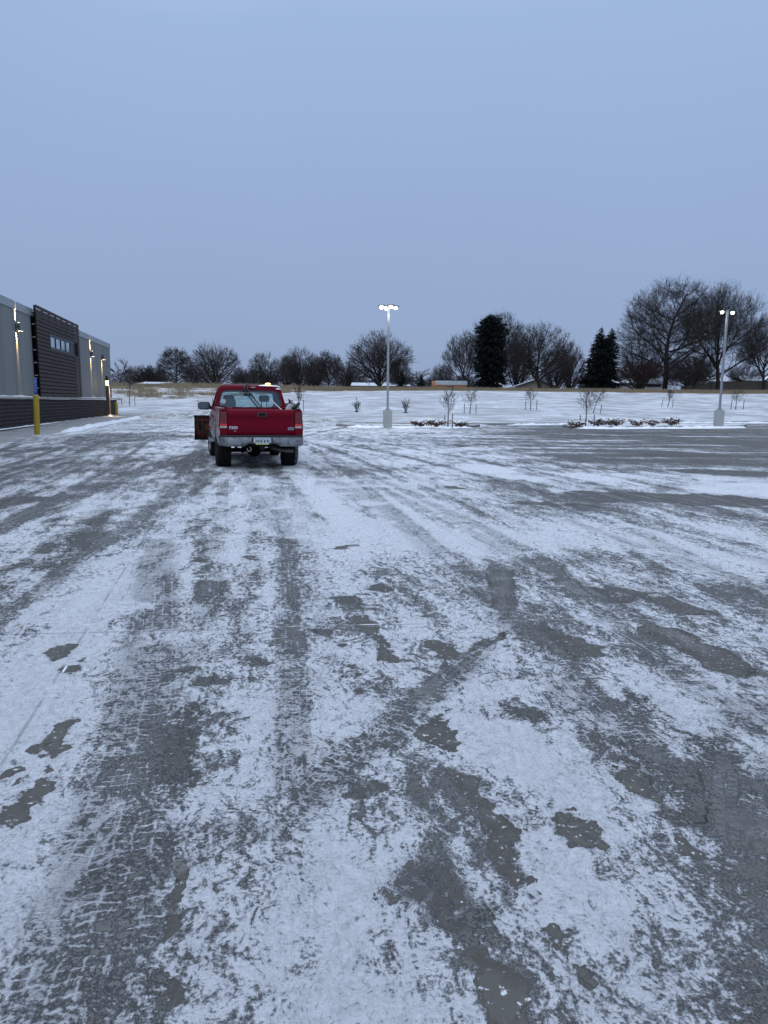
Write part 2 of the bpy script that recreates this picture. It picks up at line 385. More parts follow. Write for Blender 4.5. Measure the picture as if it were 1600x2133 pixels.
# scraped or melted clear patches (photo pixels, half width in metres, strength)
for pp, w, k in [([(118,1372),(130,1352)],.13,.9),([(150,1395),(182,1362)],.10,.85),([(128,1500),(118,1545),(100,1600),(70,1660),(45,1690)],.10,.95),([(40,1595),(28,1610)],.08,.7),
    ([(680,1318),(705,1345)],.16,.75),([(755,1285),(785,1325),(815,1370)],.09,.8),([(735,1388),(752,1440)],.08,.75),([(905,1342),(938,1368)],.15,.85),
    ([(898,1508),(925,1555)],.10,.9),([(985,1640),(1015,1690),(1050,1745)],.10,1.0),([(1030,1760),(1080,1830)],.09,.7),([(1000,2000),(1035,2060),(1062,2110)],.085,1.0),([(1158,1945),(1185,2000),(1215,2050)],.055,1.0),
    ([(1160,1690),(1210,1752)],.085,.95),([(1130,1302),(1180,1330),(1235,1362)],.18,.9),([(1180,1215),(1285,1250)],.28,.85),([(1300,1228),(1370,1250),(1440,1272)],.26,.85),
    ([(1310,1618),(1345,1650),(1375,1675)],.08,.9),([(1360,1310),(1410,1340),(1480,1372)],.22,.8),([(1495,1362),(1545,1402)],.16,.75),([(1410,1742),(1450,1780)],.07,.8),
    ([(880,1800),(930,1860)],.20,.55),([(1000,1790),(1060,1880)],.22,.52),([(850,1660),(870,1700)],.10,.6),([(750,1660),(775,1640)],.09,.65),
    ([(430,1620),(440,1590)],.06,.6),([(385,1800),(370,1860),(345,1960)],.045,.75),([(350,2100),(362,2050)],.05,.8),([(650,1650),(655,1700)],.05,.5),
    ([(780,1222),(815,1228)],.16,.7),([(715,1245),(760,1268)],.15,.65),([(740,1135),(700,1140)],.12,.55),([(1100,1048),(1220,1056)],.5,.62),([(880,1010),(960,1018)],.4,.5),
    ([(1250,955),(1400,962),(1600,968)],1.5,.74),([(1330,1040),(1450,1050),(1640,1048)],1.1,.78),([(1100,935),(1300,940),(1500,948)],1.2,.60),([(1480,920),(1650,930)],3.0,.72),([(1380,905),(1640,912)],3.0,.66),
    ([(820,925),(940,928)],1.2,.55),([(1000,905),(1200,905)],1.6,.52),([(1500,985),(1640,990)],1.2,.68),([(1440,1110),(1600,1140)],.8,.5),([(700,900),(900,902)],1.0,.45),
    ([(420,1210),(428,1240)],.10,.55),([(520,1160),(540,1170)],.10,.5),([(430,1130),(420,1170)],.10,.5),([(180,1090),(200,1095)],.14,.5),([(30,1040),(10,1060)],.5,.5)]:
    stroke(pp, w*.92, clear, k, .9)
# soft grey, packed by wheels
for pp, w, k in [([(1052,1318),(965,1385),(880,1458)],.03,.6),([(1015,1330),(935,1388),(850,1462)],.03,.6),([(1058,1190),(1062,1260)],.05,.7),([(1030,1190),(1036,1260)],.05,.7),([(1044,1215),(1050,1290)],.04,.6)]:
    stroke(pp, w*1.2, clear, min(1, k*1.15), .9); stroke(pp, w*1.5, pack, k, 1.0)
for pp, w, k in [([(-60,1262),(40,1215),(110,1170),(180,1110),(230,1070)],.55,.95),([(230,1070),(290,1020),(360,960)],.5,.45),([(-20,1370),(40,1325)],.22,.75),([(398,1455),(392,1530),(372,1640)],.13,.95),([(400,1395),(545,1380)],.10,.75),([(420,1420),(520,1415)],.06,.6),
    ([(300,1480),(262,1600),(240,1760)],.26,.22),([(240,1760),(205,1900),(150,2133),(100,2350)],.24,.40),([(270,1800),(262,1950)],.10,.8),([(400,1740),(330,1780)],.16,.6),([(940,1480),(1035,1488)],.11,.8),([(1060,1480),(1115,1490)],.10,.85),([(1110,1510),(1140,1535)],.10,.7),
    ([(1250,1470),(1310,1490)],.2,.7),([(1300,1540),(1390,1600),(1480,1680),(1620,1800)],.22,.90),([(1330,1450),(1420,1525),(1500,1600),(1560,1650)],.13,.85),([(1080,1310),(1180,1420),(1220,1460)],.2,.45),
    ([(960,1380),(1060,1400)],.2,.5),([(1480,1880),(1620,1960)],.25,.62),([(412,1085),(410,1140),(400,1180)],.20,.75),([(548,1020),(562,1055)],.28,.6),([(610,1130),(660,1160)],.4,.5),([(460,1230),(452,1290)],.12,.6),([(880,1490),(700,1600)],.14,.45),
    ([(330,960),(200,1010),(80,1080),(-40,1130)],1.0,.42),([(150,960),(40,1000),(-60,1040)],1.4,.55),([(300,905),(150,930),(-40,960)],2.2,.50),([(560,985),(460,985)],.6,.45),([(1000,1910),(985,1975)],.07,.7),([(830,1830),(900,1950)],.10,.45),([(1500,2060),(1620,2133)],.12,.55)]:
    stroke(pp, w*1.15, pack, k, 1.0)
# fuller snow and thinner snow
for pp, w, k in [([(700,1900),(640,2060)],.42,.20),([(560,1780),(480,1880)],.3,.14),([(60,1760),(20,1850)],.3,.20),([(610,1480),(640,1560)],.3,.16),([(1050,1430),(1130,1440)],.3,.2),([(1080,1560),(1150,1590)],.4,.16),([(1420,1900),(1350,1870)],.25,.16),([(800,2050),(880,2133)],.25,.15),([(60,1420),(200,1240)],.5,.16),([(1000,985),(1250,1000)],1.5,.22),([(680,1000),(900,1080)],1.6,.20),([(1250,1100),(1560,1180)],1.1,.18),([(300,1130),(250,1240)],.7,.12),
    ([(1230,902),(1700,905)],7.0,-.15),([(1350,960),(1720,965)],3.2,-.15),([(900,915),(1200,920)],3.0,-.10),([(-60,985),(300,960)],2.6,-.07),([(60,920),(400,905)],3.5,-.07),
    ([(1340,1020),(1640,1028)],1.0,.35),([(1250,990),(1000,975)],1.0,.2),([(520,1080),(600,1100)],.7,.1),([(960,1790),(1010,1980)],.30,-.12),([(1400,1960),(1300,2090)],.35,.10),([(930,1620),(1000,1760),(1010,1900),(990,2010)],.15,-.20),([(1560,1780),(1575,1950),(1610,2133)],.3,-.26),([(1300,1560),(1430,1640),(1560,1740)],.2,-.20),([(-60,1262),(40,1215),(110,1170),(180,1110),(230,1070)],.5,-.25),([(560,1340),(640,1330)],.25,-.15),([(1050,1000),(1650,1110)],2.6,-.12),([(1100,1185),(1640,1270)],1.1,-.13),([(1240,1330),(1500,1400)],.4,-.12),([(640,1230),(820,1240)],.5,-.12),([(700,1250),(760,1330),(830,1420)],.22,-.15),([(880,1580),(960,1760)],.2,-.06)]:
    stroke(pp, w*1.4, snowb, k, 1.0, 'add')
far = np.clip((py_-14)/30, 0, 1); snowb -= far*.07
# wheel tracks: photo-pixel centre line, half width, strength
for pp, w, k in [([(330,1100),(322,1250),(300,1450),(262,1650),(215,1850),(140,2140),(20,2600)],.21,1.0),([(470,985),(450,1150),(395,1400),(375,1520)],.13,.55),([(600,985),(640,1150),(690,1350),(715,1480)],.11,.45),
    ([(1070,1300),(960,1390),(870,1462),(740,1570),(600,1690),(430,1750),(260,1830),(60,1930),(-260,2060)],.12,.85),([(1020,1150),(1042,1210),(1040,1290),(1010,1350)],.12,.75),([(690,950),(880,1040),(1080,1140),(1320,1330),(1640,1570)],.14,.7),([(640,970),(800,1060),(960,1180),(1160,1420),(1260,1560),(1330,1700)],.14,.65),
    ([(1640,1380),(1560,1480),(1540,1640),(1560,1800),(1620,1960)],.16,.8),([(1080,1760),(1190,1640),(1280,1530)],.13,.7),([(900,960),(1250,1080),(1640,1260)],.15,.6),([(1640,2000),(1500,1960),(1380,1990),(1260,2133),(1150,2400)],.16,.7),([(990,2133),(860,2060),(700,2080),(560,2133),(350,2300)],.15,.5),
    ([(240,1000),(180,1150),(60,1330)],.14,.4),([(540,1000),(520,1200),(470,1500)],.12,.4)]:
    b, u, v = seg_dist(smooth_line(pp)); m = np.clip((w*1.3-b)/(w*.75), 0, 1)*k*np.clip((v+.02)/.8, 0, 1)*np.clip((v.max()-v)/.8, 0, 1)
    kk = m > tru[:, 2]; tru[kk, 0] = (u/w)[kk]; tru[kk, 1] = v[kk]; tru[kk, 2] = m[kk]
rl = random.Random(12)
for i in range(34):
    off_ = rl.uniform(-9, 6); bear = R(rl.uniform(-15, -5)); cur = rl.uniform(-.004, .004); w = rl.uniform(.10, .15); k0_ = rl.uniform(.35, .75)
    y0 = rl.uniform(1.5, 9) if rl.random() < .6 else rl.uniform(8, 20); y1 = y0+rl.uniform(9, 30); sgn = rl.choice((-1, -1, 1)); amp = rl.uniform(.03, .11)*sgn
    for dx in (0, 1.72):
        pts = [Vector((off_+dx+math.tan(bear)*(y-3)+cur*(y-3)**2, y, 0)) for y in np.linspace(y0, y1, 16)]
        b, u, v = seg_dist(pts); fade = np.clip((v)/1.5, 0, 1)*np.clip(((y1-y0)-v)/3, 0, 1)
        m = np.clip((w*1.3-b)/(w*.75), 0, 1)*k0_*fade; kk = m > tru[:, 2]; tru[kk, 0] = (u/w)[kk]; tru[kk, 1] = v[kk]; tru[kk, 2] = m[kk]
        snowb += np.clip((w*1.5-b)/(w*.7), 0, 1)*amp*fade
lot = grid_mesh('parking_lot', X, Y, keep_z, M_LOT); tag(lot, kind='structure')
set_attr(lot, 'cover', np.stack([np.clip(snowb, 0, 1.2), clear, pack], -1)); set_attr(lot, 'track', tru)

# --- loose snow materials
def snow_mat(name, lo=(.70, .72, .75), hi=(.88, .89, .91), dirt=None, scale=3.0, dist=.05):
    a = NT(name); p = a.pos(); n = a.noise(p, scale, 6, .65)
    c = a.mix(a.smooth(n, .35, .65), lo, hi)
    if dirt: c = a.mix(a.smooth(a.noise(p, scale*.6, 6, .7), .42, .62), c, dirt)
    a.set(color=c, rough=.85, spec=.2, normal=a.bump(a.noise(p, scale*3, 5, .65), dist))
    return a.m
M_SNOW = snow_mat('clean_snow'); M_DSNOW = snow_mat('dirty_snow', (.42, .43, .42), (.66, .67, .67), (.25, .25, .235))
M_CONC = pm('kerb_concrete', (.30, .30, .29), .8, var=.2, scale=2.0, bump=.004, col2=(.52, .53, .55), thr=(.55, .75))
M_WALK = pm('sidewalk_concrete', (.29, .285, .275), .8, var=.22, scale=.8, bump=.004, col2=(.62, .63, .65), thr=(.52, .72))

def ridge(pts, w, hgt, name, mat, seed=0, n=7, z0=0.0, rough=.5):
    """a low bank of snow that follows a ground line"""
    P = [Vector(p) for p in pts]; fine_ = []
    for i in range(len(P)-1):
        k = max(2, int((P[i+1]-P[i]).length/.18)); fine_ += [P[i].lerp(P[i+1], j/k) for j in range(k)]
    fine_.append(P[-1]); N = len(fine_); V = []; F = []; r = random.Random(seed)
    xs_ = np.array([q.x for q in fine_]); ys_ = np.array([q.y for q in fine_])
    hv = .4+1.2*fbm(xs_, ys_, .9, 4, seed); wv = .6+.8*fbm(xs_, ys_, .7, 3, seed+5)
    for i, q in enumerate(fine_):
        d = (fine_[min(i+1, N-1)]-fine_[max(i-1, 0)]); d.z = 0; d.normalize(); s_ = Vector((-d.y, d.x, 0))
        env = min(1, i/4, (N-1-i)/4)
        for j in range(n):
            t = j/(n-1)*2-1; off = t*w*wv[i]*.5*(0.25+.75*env)
            z = z0-.02+(hgt*hv[i]*env+.02)*max(0, 1-t*t)*(1+rough*(r.random()-.5)*(abs(t) < .9))
            c_ = q+s_*off; V.append((c_.x, c_.y, z))
    for i in range(N-1):
        for j in range(n-1): F.append((i*n+j, (i+1)*n+j, (i+1)*n+j+1, i*n+j+1))
    return np_mesh(name, V, F, mat, None, True)

# kerb along the far edge of the lot
mk = MB(); pts = [(x, float(yedge(x))) for x in np.arange(-25.5, 60, 1.5)]
mk.loft([[(x, y+.02, -.1), (x, y, .13), (x, y+.16, .15), (x, y+.34, .15), (x, y+.34, -.1)] for x, y in pts])
tag(mk.build('kerb', M_CONC, None, smooth=30), kind='structure')
tag(ridge([(x, float(yedge(x))-.35, 0) for x in np.arange(-23, -16, 1.0)], .9, .10, 'snow_bank', M_SNOW, 3), kind='stuff')
tag(ridge([(x, float(yedge(x))-.30, 0) for x in np.arange(-3.5, 8, 1.0)], .7, .07, 'snow_bank', M_SNOW, 4), kind='stuff')
tag(ridge([(x, float(yedge(x))-.35, 0) for x in np.arange(9, 58, 1.0)], .9, .10, 'snow_bank', M_SNOW, 5), kind='stuff')
# grey bank pushed up by the plough behind the truck
def pile(cx, cy, sx, sy, h, seed, name, mat):
    n = 60; u = np.linspace(-1, 1, n); X, Y = np.meshgrid(u, u); r = np.sqrt(X**2+Y**2)
    X2, Y2 = cx+X*sx, cy+Y*sy
    Z = np.clip(1-r, 0, 1)**.8*h*(.35+1.3*fbm(X2, Y2, .55, 5, seed))+(fbm(X2, Y2, 2.5, 3, seed+9)-.5)*.22*np.clip(1-r, 0, 1)-.02
    return tag(grid_mesh(name, X2, Y2, Z, mat), kind='stuff')
c_ = G(430, 872); pile(c_.x, c_.y+1, 7.0, 2.6, .75, 11, 'ploughed_snow', M_DSNOW)
c_ = G(560, 876); pile(c_.x, c_.y+1.0, 6.5, 2.4, .8, 15, 'ploughed_snow', M_DSNOW)
c_ = G(665, 881); pile(c_.x, c_.y+.8, 3.6, 1.8, .38, 13, 'ploughed_snow', M_DSNOW)

# planting islands in the lot
M_MULCH = pm('island_soil', (.34, .34, .335), .9, var=.3, scale=1.3, bump=.02, bscale=14, col2=(.72, .73, .76), thr=(.42, .56))
def island(front, back, name):
    F_ = [G(*p) for p in front]; B_ = [G(*p) for p in back]
    poly = [(p.x, p.y) for p in F_]+[(p.x, p.y) for p in reversed(B_)]
    m = MB(); m.prism(poly, 'Z', -.05, .12); o = tag(m.build(name, M_MULCH), kind='structure')
    k = MB(); cl = poly+[poly[0]]
    cen = Vector((sum(x for x, y in poly)/len(poly), sum(y for x, y in poly)/len(poly)))
    rings = []
    for i, (x, y) in enumerate(cl):
        q_ = Vector((x, y)); d = (cen-q_).normalized()*.18
        rings.append([(x, y, -.05), (x, y, .14), (x+d.x, y+d.y, .155), (x+d.x, y+d.y, -.05)])
    k.loft(rings, True, False); tag(k.build('island_kerb', M_CONC), kind='structure')
    tag(ridge([p-Vector((0, .30, 0)) for p in F_[1:-1]], 1.1, .12, 'snow_bank', M_SNOW, len(poly)+3), kind='stuff')
    return o
island([(700,887),(720,889),(800,890.5),(860,891.5),(920,891.5),(985,890.5),(1000,889)], [(702,886),(760,885.8),(860,886.5),(950,887),(998,887.5)], 'planting_island')
island([(1172,889),(1190,892),(1260,893),(1330,892.5),(1420,892),(1500,891.5),(1548,890),(1556,888)], [(1174,887.5),(1240,886),(1340,885.2),(1450,885),(1553,886)], 'planting_island')

# sidewalk beside the building
w0, w1 = G(0, 898), G(226, 868)
WD = (w1-w0).normalized(); WN = Vector((WD.y, -WD.x, 0))            # along the wall, and out of it towards the lot
def WP(u, off, z=0.0): q = w0+WD*u+WN*off; return Vector((q.x, q.y, z))
def wall_uz(px, py, off=0.0):
    d = ray(px, py); o_ = Vector((0, 0, CAMZ)); t = (w0+WN*off-o_).dot(WN)/d.dot(WN); h_ = o_+d*t
    return (h_-w0).dot(WD), h_.z
def outer(u): return np.interp(u, [-40, -4, 4, 12, 20, 27, 36.5, 40], [3.4, 3.2, 3.0, 2.95, 2.9, 2.9, 3.0, 3.0])
us = np.linspace(-40, 36.6, 80)
zt = lambda u: float(np.interp(u, [-40, -2, 6, 12, 40], [.012, .012, .03, .13, .15]))
mk = MB(); mk.loft([[tuple(WP(u, -.4, -.1)), tuple(WP(u, outer(u), -.1)), tuple(WP(u, outer(u), zt(u))), tuple(WP(u, -.4, zt(u)))] for u in us])
tag(mk.build('sidewalk', M_WALK), kind='structure')
tag(ridge([WP(u, outer(u)+.22) for u in np.arange(-1.5, 35, 1.0)], .75, .13, 'snow_bank', M_SNOW, 21), kind='stuff')
tag(ridge([WP(u, .12, zt(u)) for u in np.arange(-20, 36, 1.0)], .3, .05, 'snow_bank', M_SNOW, 23, z0=.1), kind='stuff')

# ------------------------------------------------------------------ the metal-clad building (local frame: x along the wall, y into the building)
BANG = math.atan2(WD.y, WD.x)
UEND = wall_uz(232.2, 800)[0]; UBR = wall_uz(240, 850)[0]
HT = 6.85; CAPZ = 1.66
a = NT('ribbed_metal'); p = a.obj(); sx = a.n('ShaderNodeSeparateXYZ', {0: p}).outputs[0]; szz = a.n('ShaderNodeSeparateXYZ', {0: p}).outputs[2]
fr = a.math('ABSOLUTE', a.math('SUBTRACT', a.math('FRACT', a.math('DIVIDE', sx, .40)), .5))
seam = a.smooth(fr, .45, .5)
pan = a.n('ShaderNodeTexWhiteNoise', {1: a.math('FLOOR', a.math('DIVIDE', sx, .80))}, noise_dimensions='1D').outputs[0]
c = a.mix(pan, (.178, .186, .184), (.215, .222, .218)); c = a.mix(a.math('MULTIPLY', seam, .5), c, (.11, .12, .13))
c = a.mix(a.math('MULTIPLY', a.noise(a.n('ShaderNodeMapping', {'Vector': p, 'Scale': (3, 3, .35)}).outputs[0], 1.0, 5, .65), .25), c, (.15, .16, .165))
a.set(color=c, rough=.65, spec=.08, normal=a.bump(a.math('SUBTRACT', 1.0, seam), .003)); M_RIB = a.m
a = NT('dark_block'); p = a.obj(); q = a.n('ShaderNodeMapping', {'Vector': p, 'Rotation': (R(90), 0, 0)}).outputs[0]
br = a.n('ShaderNodeTexBrick', {'Vector': q, 'Color1': (.012, .0095, .0095, 1), 'Color2': (.022, .018, .0175, 1), 'Mortar': (.13, .12, .115, 1), 'Scale': 1.0, 'Mortar Size': .011, 'Mortar Smooth': .2, 'Brick Width': .4, 'Row Height': .2})
c = a.mix(a.math('MULTIPLY', a.smooth(a.noise(p, 1.4, 5, .7), .5, .72), .15), br.outputs['Color'], (.10, .10, .105))
a.set(color=c, rough=.8, spec=.15, normal=a.bump(a.math('ADD', a.math('MULTIPLY', br.outputs['Fac'], -1.0), a.math('MULTIPLY', a.noise(p, 40, 4), .5)), .008)); M_BLOCK = a.m
M_COPING = pm('coping_metal', (.27, .30, .31), .4, .2, .08, 1.0)
M_CAPST = pm('cap_stone', (.40, .39, .37), .75, var=.15, scale=2.5, bump=.003)
M_SLAT = pm('dark_slat', (.050, .039, .037), .65, spec=.15, var=.15, scale=1.2)
M_BLACK = pm('black_metal', (.006, .006, .006), .6, spec=.15, var=.2)
M_DKFRAME = pm('window_frame_metal', (.018, .022, .024), .45, var=.1)
M_ROOF = pm('flat_roof_snow', (.75, .77, .80), .9, var=.08, scale=.4)
def glass_mat(name, tint, refl_rough=.05, trans=.0):
    a = NT(name); a.set(color=tint, rough=refl_rough, spec=.9, metal=0.0, coat=.6)
    if trans:
        t = a.n('ShaderNodeBsdfTransparent', {'Color': tuple(trans)+(1,)}); gl = a.n('ShaderNodeBsdfGlossy', {'Color': (.9, .95, 1, 1), 'Roughness': refl_rough})
        m = a.n('ShaderNodeMixShader', {0: .07, 1: t.outputs[0], 2: gl.outputs[0]})
        a.link(m.outputs[0], a.o.inputs['Surface'])
    return a.m
a = NT('reflecting_glass'); a.set(color=(.20, .27, .30), rough=.03, metal=1.0); M_WGLASS = a.m
a.set(color=(.42, .50, .53))
M_WARM = emit('warm_lamp', (1.0, .72, .30), 14.0)
M_WHITELED = emit('white_led', (1.0, .97, .90), 28.0)

B = tag(empty('metal_clad_building', w0, BANG), 'long low grey metal-clad building with dark slatted screen and dark block base', 'building')
U0 = -46.0
m = MB(); m.loft([[(u, -.0, CAPZ-.05), (u, 26, CAPZ-.05), (u, 26, HT-.3), (u, 0, HT-.3)] for u in (U0, UEND)]); m.build('metal_wall', M_RIB, B)
m = MB(); m.box(((U0+UBR)/2, 12.9, CAPZ/2-.1), (UBR-U0, 26.15, CAPZ-.2+.2)); m.build('block_base', M_BLOCK, B)
m = MB(); m.box(((U0+UBR)/2+.02, -.14, CAPZ+.03), (UBR-U0+.04, .26, .10)); m.build('cap_ledge', M_CAPST, B, bevel=.01)
m = MB(); m.loft([[(u, -.05, HT-.42), (u, -.05, HT+.02), (u, .35, HT+.03), (u, .35, HT-.25), (u, .02, HT-.3), (u, .02, HT-.42)] for u in (U0, UEND+.04)])
m.loft([[(UEND+.05, y, HT-.42), (UEND+.05, y, HT+.02), (UEND-.3, y, HT+.03), (UEND-.3, y, HT-.3)] for y in (.36, 26)])
m.build('coping', M_COPING, B)
m = MB(); m.box(((U0+UEND)/2, 13.2, HT-.27), (UEND-U0-.7, 25.6, .06)); m.build('roof', M_ROOF, B)
# ledge snow
u_ = np.arange(U0, UBR, .25); 
m = MB(); m.loft([[(u, -.25, CAPZ+.082), (u, -.20, CAPZ+.088+.035*float(fbm(np.array([u]), np.array([3.]), 1.3, 3, 2)[0])), (u, -.06, CAPZ+.09+.07*float(fbm(np.array([u]), np.array([1.]), 1.1, 3, 4)[0])), (u, -.015, CAPZ+.082)] for u in u_])
m.build('ledge_snow', M_SNOW, B, smooth=60)

# slatted screen
SU0, SU1 = wall_uz(79.5, 740, .30)[0], wall_uz(167.5, 760, .30)[0]
ST = (wall_uz(80, 637.5, .30)[1]+wall_uz(167, 678, .30)[1])/2; SB = CAPZ+.10
nsl = 23; pitch = (ST-SB)/nsl
wu0, wu1 = wall_uz(101, 715, .2)[0], wall_uz(158.5, 735, .2)[0]; wz1, wz0 = wall_uz(104, 703, .2)[1], wall_uz(104, 724.5, .2)[1]
k1 = round((wz1+.12-SB)/pitch); k0 = k1-4; wz0, wz1 = SB+k0*pitch, SB+k1*pitch
S = empty('slat_screen', (0, 0, 0), parent=B)
m = MB()
for k in range(nsl):
    z = SB+(k+.5)*pitch
    spans = [(SU0, SU1)] if not (k0 <= k < k1) else [(SU0, wu0), (wu1, SU1)]
    for x0, x1 in spans:
        m.box(((x0+x1)/2, -.31, z), (x1-x0, .035, pitch*.80))
m.build('slats', M_SLAT, S)
nr_ = 8
for k in range(nr_):
    x = SU0+.12+(SU1-SU0-.24)*k/(nr_-1)
    for z0, z1 in ([(SB, ST-.05)] if not (wu0 < x < wu1) else [(SB, wz0), (wz1, ST-.05)]):
        m = MB(); m.box((x, -.235, (z0+z1)/2), (.07, .11, z1-z0)); m.build('support_rail', M_BLACK, S)
m = MB(); m.box(((SU0+SU1)/2, -.03, (SB+HT-.45)/2+.02), (SU1-SU0-.1, .05, HT-.45-SB)); m.build('backing', pm('backing_black', (.003, .003, .003), .9, spec=.05), S)
m = MB(); 
for i in range(7):
    z = SB+.5+i*(ST-SB-.9)/6
    for x in (SU0+.06, SU1-.06): m = MB(); m.box((x, -.13, z), (.05, .16, .05)); m.build('bracket', M_CAPST, S)
# strip window in the screen
Wn = empty('strip_window', (0, 0, 0), parent=B)
fx0, fx1 = wu0+.10, wu1-.9
m = MB()
m.box(((fx0+fx1)/2, -.26, wz1-.10), (fx1-fx0, .10, .20)); m.box(((fx0+fx1)/2, -.26, wz0+.05), (fx1-fx0, .10, .10))
npan = 5; pw = (fx1-fx0)/npan
for i in range(npan+1): m.box((fx0+i*pw, -.259, (wz0+wz1)/2-.05), (.14, .104, wz1-wz0-.3))
m.build('window_frame', M_DKFRAME, Wn)
for i in range(npan):
    g_ = MB(); g_.box((fx0+(i+.5)*pw, -.265, (wz0+wz1)/2-.05), (pw-.14, .02, wz1-wz0-.30)); g_.build('pane', M_WGLASS if i < 4 else M_DKFRAME, Wn)
m = MB(); m.box(((wu0+fx1)/2, -.20, wz0-.025), (fx1-wu0, .24, .03)); m.build('window_sill', M_COPING, Wn)
for c_, d_ in (((wu0-.05, -.25, (wz0+wz1)/2), (.03, .17, wz1-wz0)), ((wu1+.03, -.25, (wz0+wz1)/2), (.03, .17, wz1-wz0))): m = MB(); m.box(c_, d_); m.build('reveal', M_DKFRAME, Wn)
m = MB(); m.box(((fx1+wu1)/2+.02, -.065, (wz0+wz1)/2-.02), (wu1-fx1-.1, .02, wz1-wz0-.06)); m.build('reveal', M_DKFRAME, Wn)

def spot(name, loc, dirv, energy, ang, blend, parent, col=(1, .64, .20), r=.03):
    d = bpy.data.lights.new(name, 'SPOT'); d.energy = energy; d.spot_size = R(ang); d.spot_blend = blend; d.color = col; d.shadow_soft_size = r
    o = link(bpy.data.objects.new(name, d), parent); o.location = loc; o.rotation_euler = Vector(dirv).to_track_quat('-Z', 'Y').to_euler(); return o
M_LAMPM = pm('lamp_housing', (.10, .115, .125), .4, .5, .1)
def wall_lamp(px, py, label, up=True, power=1.0):
    u, z = wall_uz(px, py, .10); q_ = WP(u, 0, 0)
    t = tag(empty('wall_lamp', (q_.x, q_.y, z), BANG), label, 'wall lamp', 'up and down wall lamps on the metal wall')
    h = MB(); h.box((0, -.03, .0), (.16, .055, .34)); h.build('back_plate', M_LAMPM, t, bevel=.008)
    h = MB(); h.lathe([(.0, -.2), (.06, -.2), (.062, -.19), (.062, .19), (.06, .20), (.0, .20)], (0, -.16, 0), n=20); h.box((0, -.08, 0), (.05, .06, .10)); h.build('housing', M_LAMPM, t, smooth=40)
    h = MB(); h.lathe([(.0, -.215), (.27, -.235), (.275, -.225), (.06, -.195), (.0, -.195)], (0, -.22, 0), n=28); h.build('shade_disc', M_COPING, t, smooth=40)
    h = MB(); h.lathe([(.0, -.246), (.045, -.246), (.045, -.238), (.0, -.238)], (0, -.16, 0), n=16); h.build('bulb', M_WARM, t)
    if up: h = MB(); h.lathe([(.0, .201), (.045, .201), (.045, .208), (.0, .208)], (0, -.16, 0), n=16); h.build('bulb', M_WARM, t)
    for s_ in (-1, 1):
        h = MB(); h.lathe([(.0, -.2), (.05, -.2), (.05, -.19), (.0, -.19)], (s_*.23, -.24, -.045), n=14); h.build('side_piece', emit('disc_edge_glow', (1.0, .93, .8), 3.0) if 'disc_edge_glow' not in bpy.data.materials else bpy.data.materials['disc_edge_glow'], t)  # small glowing discs imitate light caught on the shade disc's edges
    for tl, cn, en in ((24, 46, 230), (10, 26, 1700), (5.5, 14, 950)): spot('down_light', (0, -.075, -.255), (0, math.tan(R(tl)), -1), en*power, cn, .8, t)
    if up:
        for tl, cn, en in ((24, 46, 230), (10, 26, 1700), (6.5, 16, 1200)): spot('up_light', (0, -.075, .215), (0, math.tan(R(tl)), 1), en*power, cn, .8, t)
wall_lamp(37, 680, 'wall lamp left of the slatted screen casting beams up and down')
wall_lamp(190.8, 736.5, 'wall lamp right of the slatted screen with beams both up and down')
wall_lamp(213.8, 743.5, 'wall lamp nearest the building corner with only a downward beam', up=False)
wall_lamp(-60, 640, 'wall lamp just outside the left picture edge')

# camera on the corner of the building
u, z = wall_uz(233, 771, .05); q_ = WP(UEND, .02); q_.z = z
t = tag(empty('security_camera', q_, BANG), 'small black security camera at the far corner of the metal building', 'camera')
h = MB(); h.box((.02, 0, .05), (.12, .16, .16)); h.build('mount', M_BLACK, t, bevel=.01)
h = MB(); h.tube([(.05, 0, .05), (.3, -.05, .02)], .03); h.build('arm', M_BLACK, t)
h = MB(); h.tube([(.25, -.05, .05), (.62, -.12, -.10)], [.085, .085], 12); h.tube([(.2, -.04, .10), (.68, -.13, -.07)], [.05, .05], 8); h.build('body', M_BLACK, t, smooth=40)

# tall narrow post lamp in front of the wall
def post_lamp():
    g_ = G(227.2, 867.0, .15); q_ = Vector((g_.x, g_.y, .15)); Dd = q_.y
    hz = AT(222.8, 793, Dd).z-.15
    t = tag(empty('post_lamp', q_, BANG), 'slim post lamp with glowing lens near the far building corner', 'post lamp')
    k = Dd/FPX
    h = MB(); h.box((0, .03, hz*.44), (.14, .24, hz*.86)); h.build('post', pm('bronze_post', (.07, .06, .055), .5, .3, .1), t, bevel=.01)
    h = MB(); h.box((.06, -.115, hz*.43), (.07, .05, hz*.855)); h.build('lit_edge', pm('painted_lit_edge', (.62, .42, .30), .5, .0, .12), t)  # pale strip stands in for the lamplit edge of the post
    h = MB(); h.lathe([(.0, 0), (.10, 0), (.12, .03), (.12, .33), (.16, .40), (.0, .41)], (0, .03, hz*.865), n=16); h.build('lens', emit('post_lens', (1.0, .80, .36), 3.2), t, smooth=40)
    h = MB(); h.lathe([(.0, 0), (.13, 0), (.17, .03), (.11, .12), (.10, .26), (.12, .30), (.07, .40), (.0, .42)], (0, .03, hz*.865+.412), n=16); h.build('cap', M_BLACK, t, smooth=40)
    d = bpy.data.lights.new('lamp_light', 'POINT'); d.energy = 22; d.color = (1, .70, .36); d.shadow_soft_size = .12
    o = link(bpy.data.objects.new('lamp_light', d), t); o.location = (-.1, -.35, hz*.9)
    spot('down_light', (.06, -.30, hz*.86), (0, .0, -1), 800, 62, 1, t, (1, .66, .34), .05)
    h = MB(); h.lathe([(.22, -.02), (.18, .05), (.08, .12), (.0, .14)], (0, -.1, 0), n=12); h.build('base_snow', M_SNOW, t, smooth=60)
post_lamp()

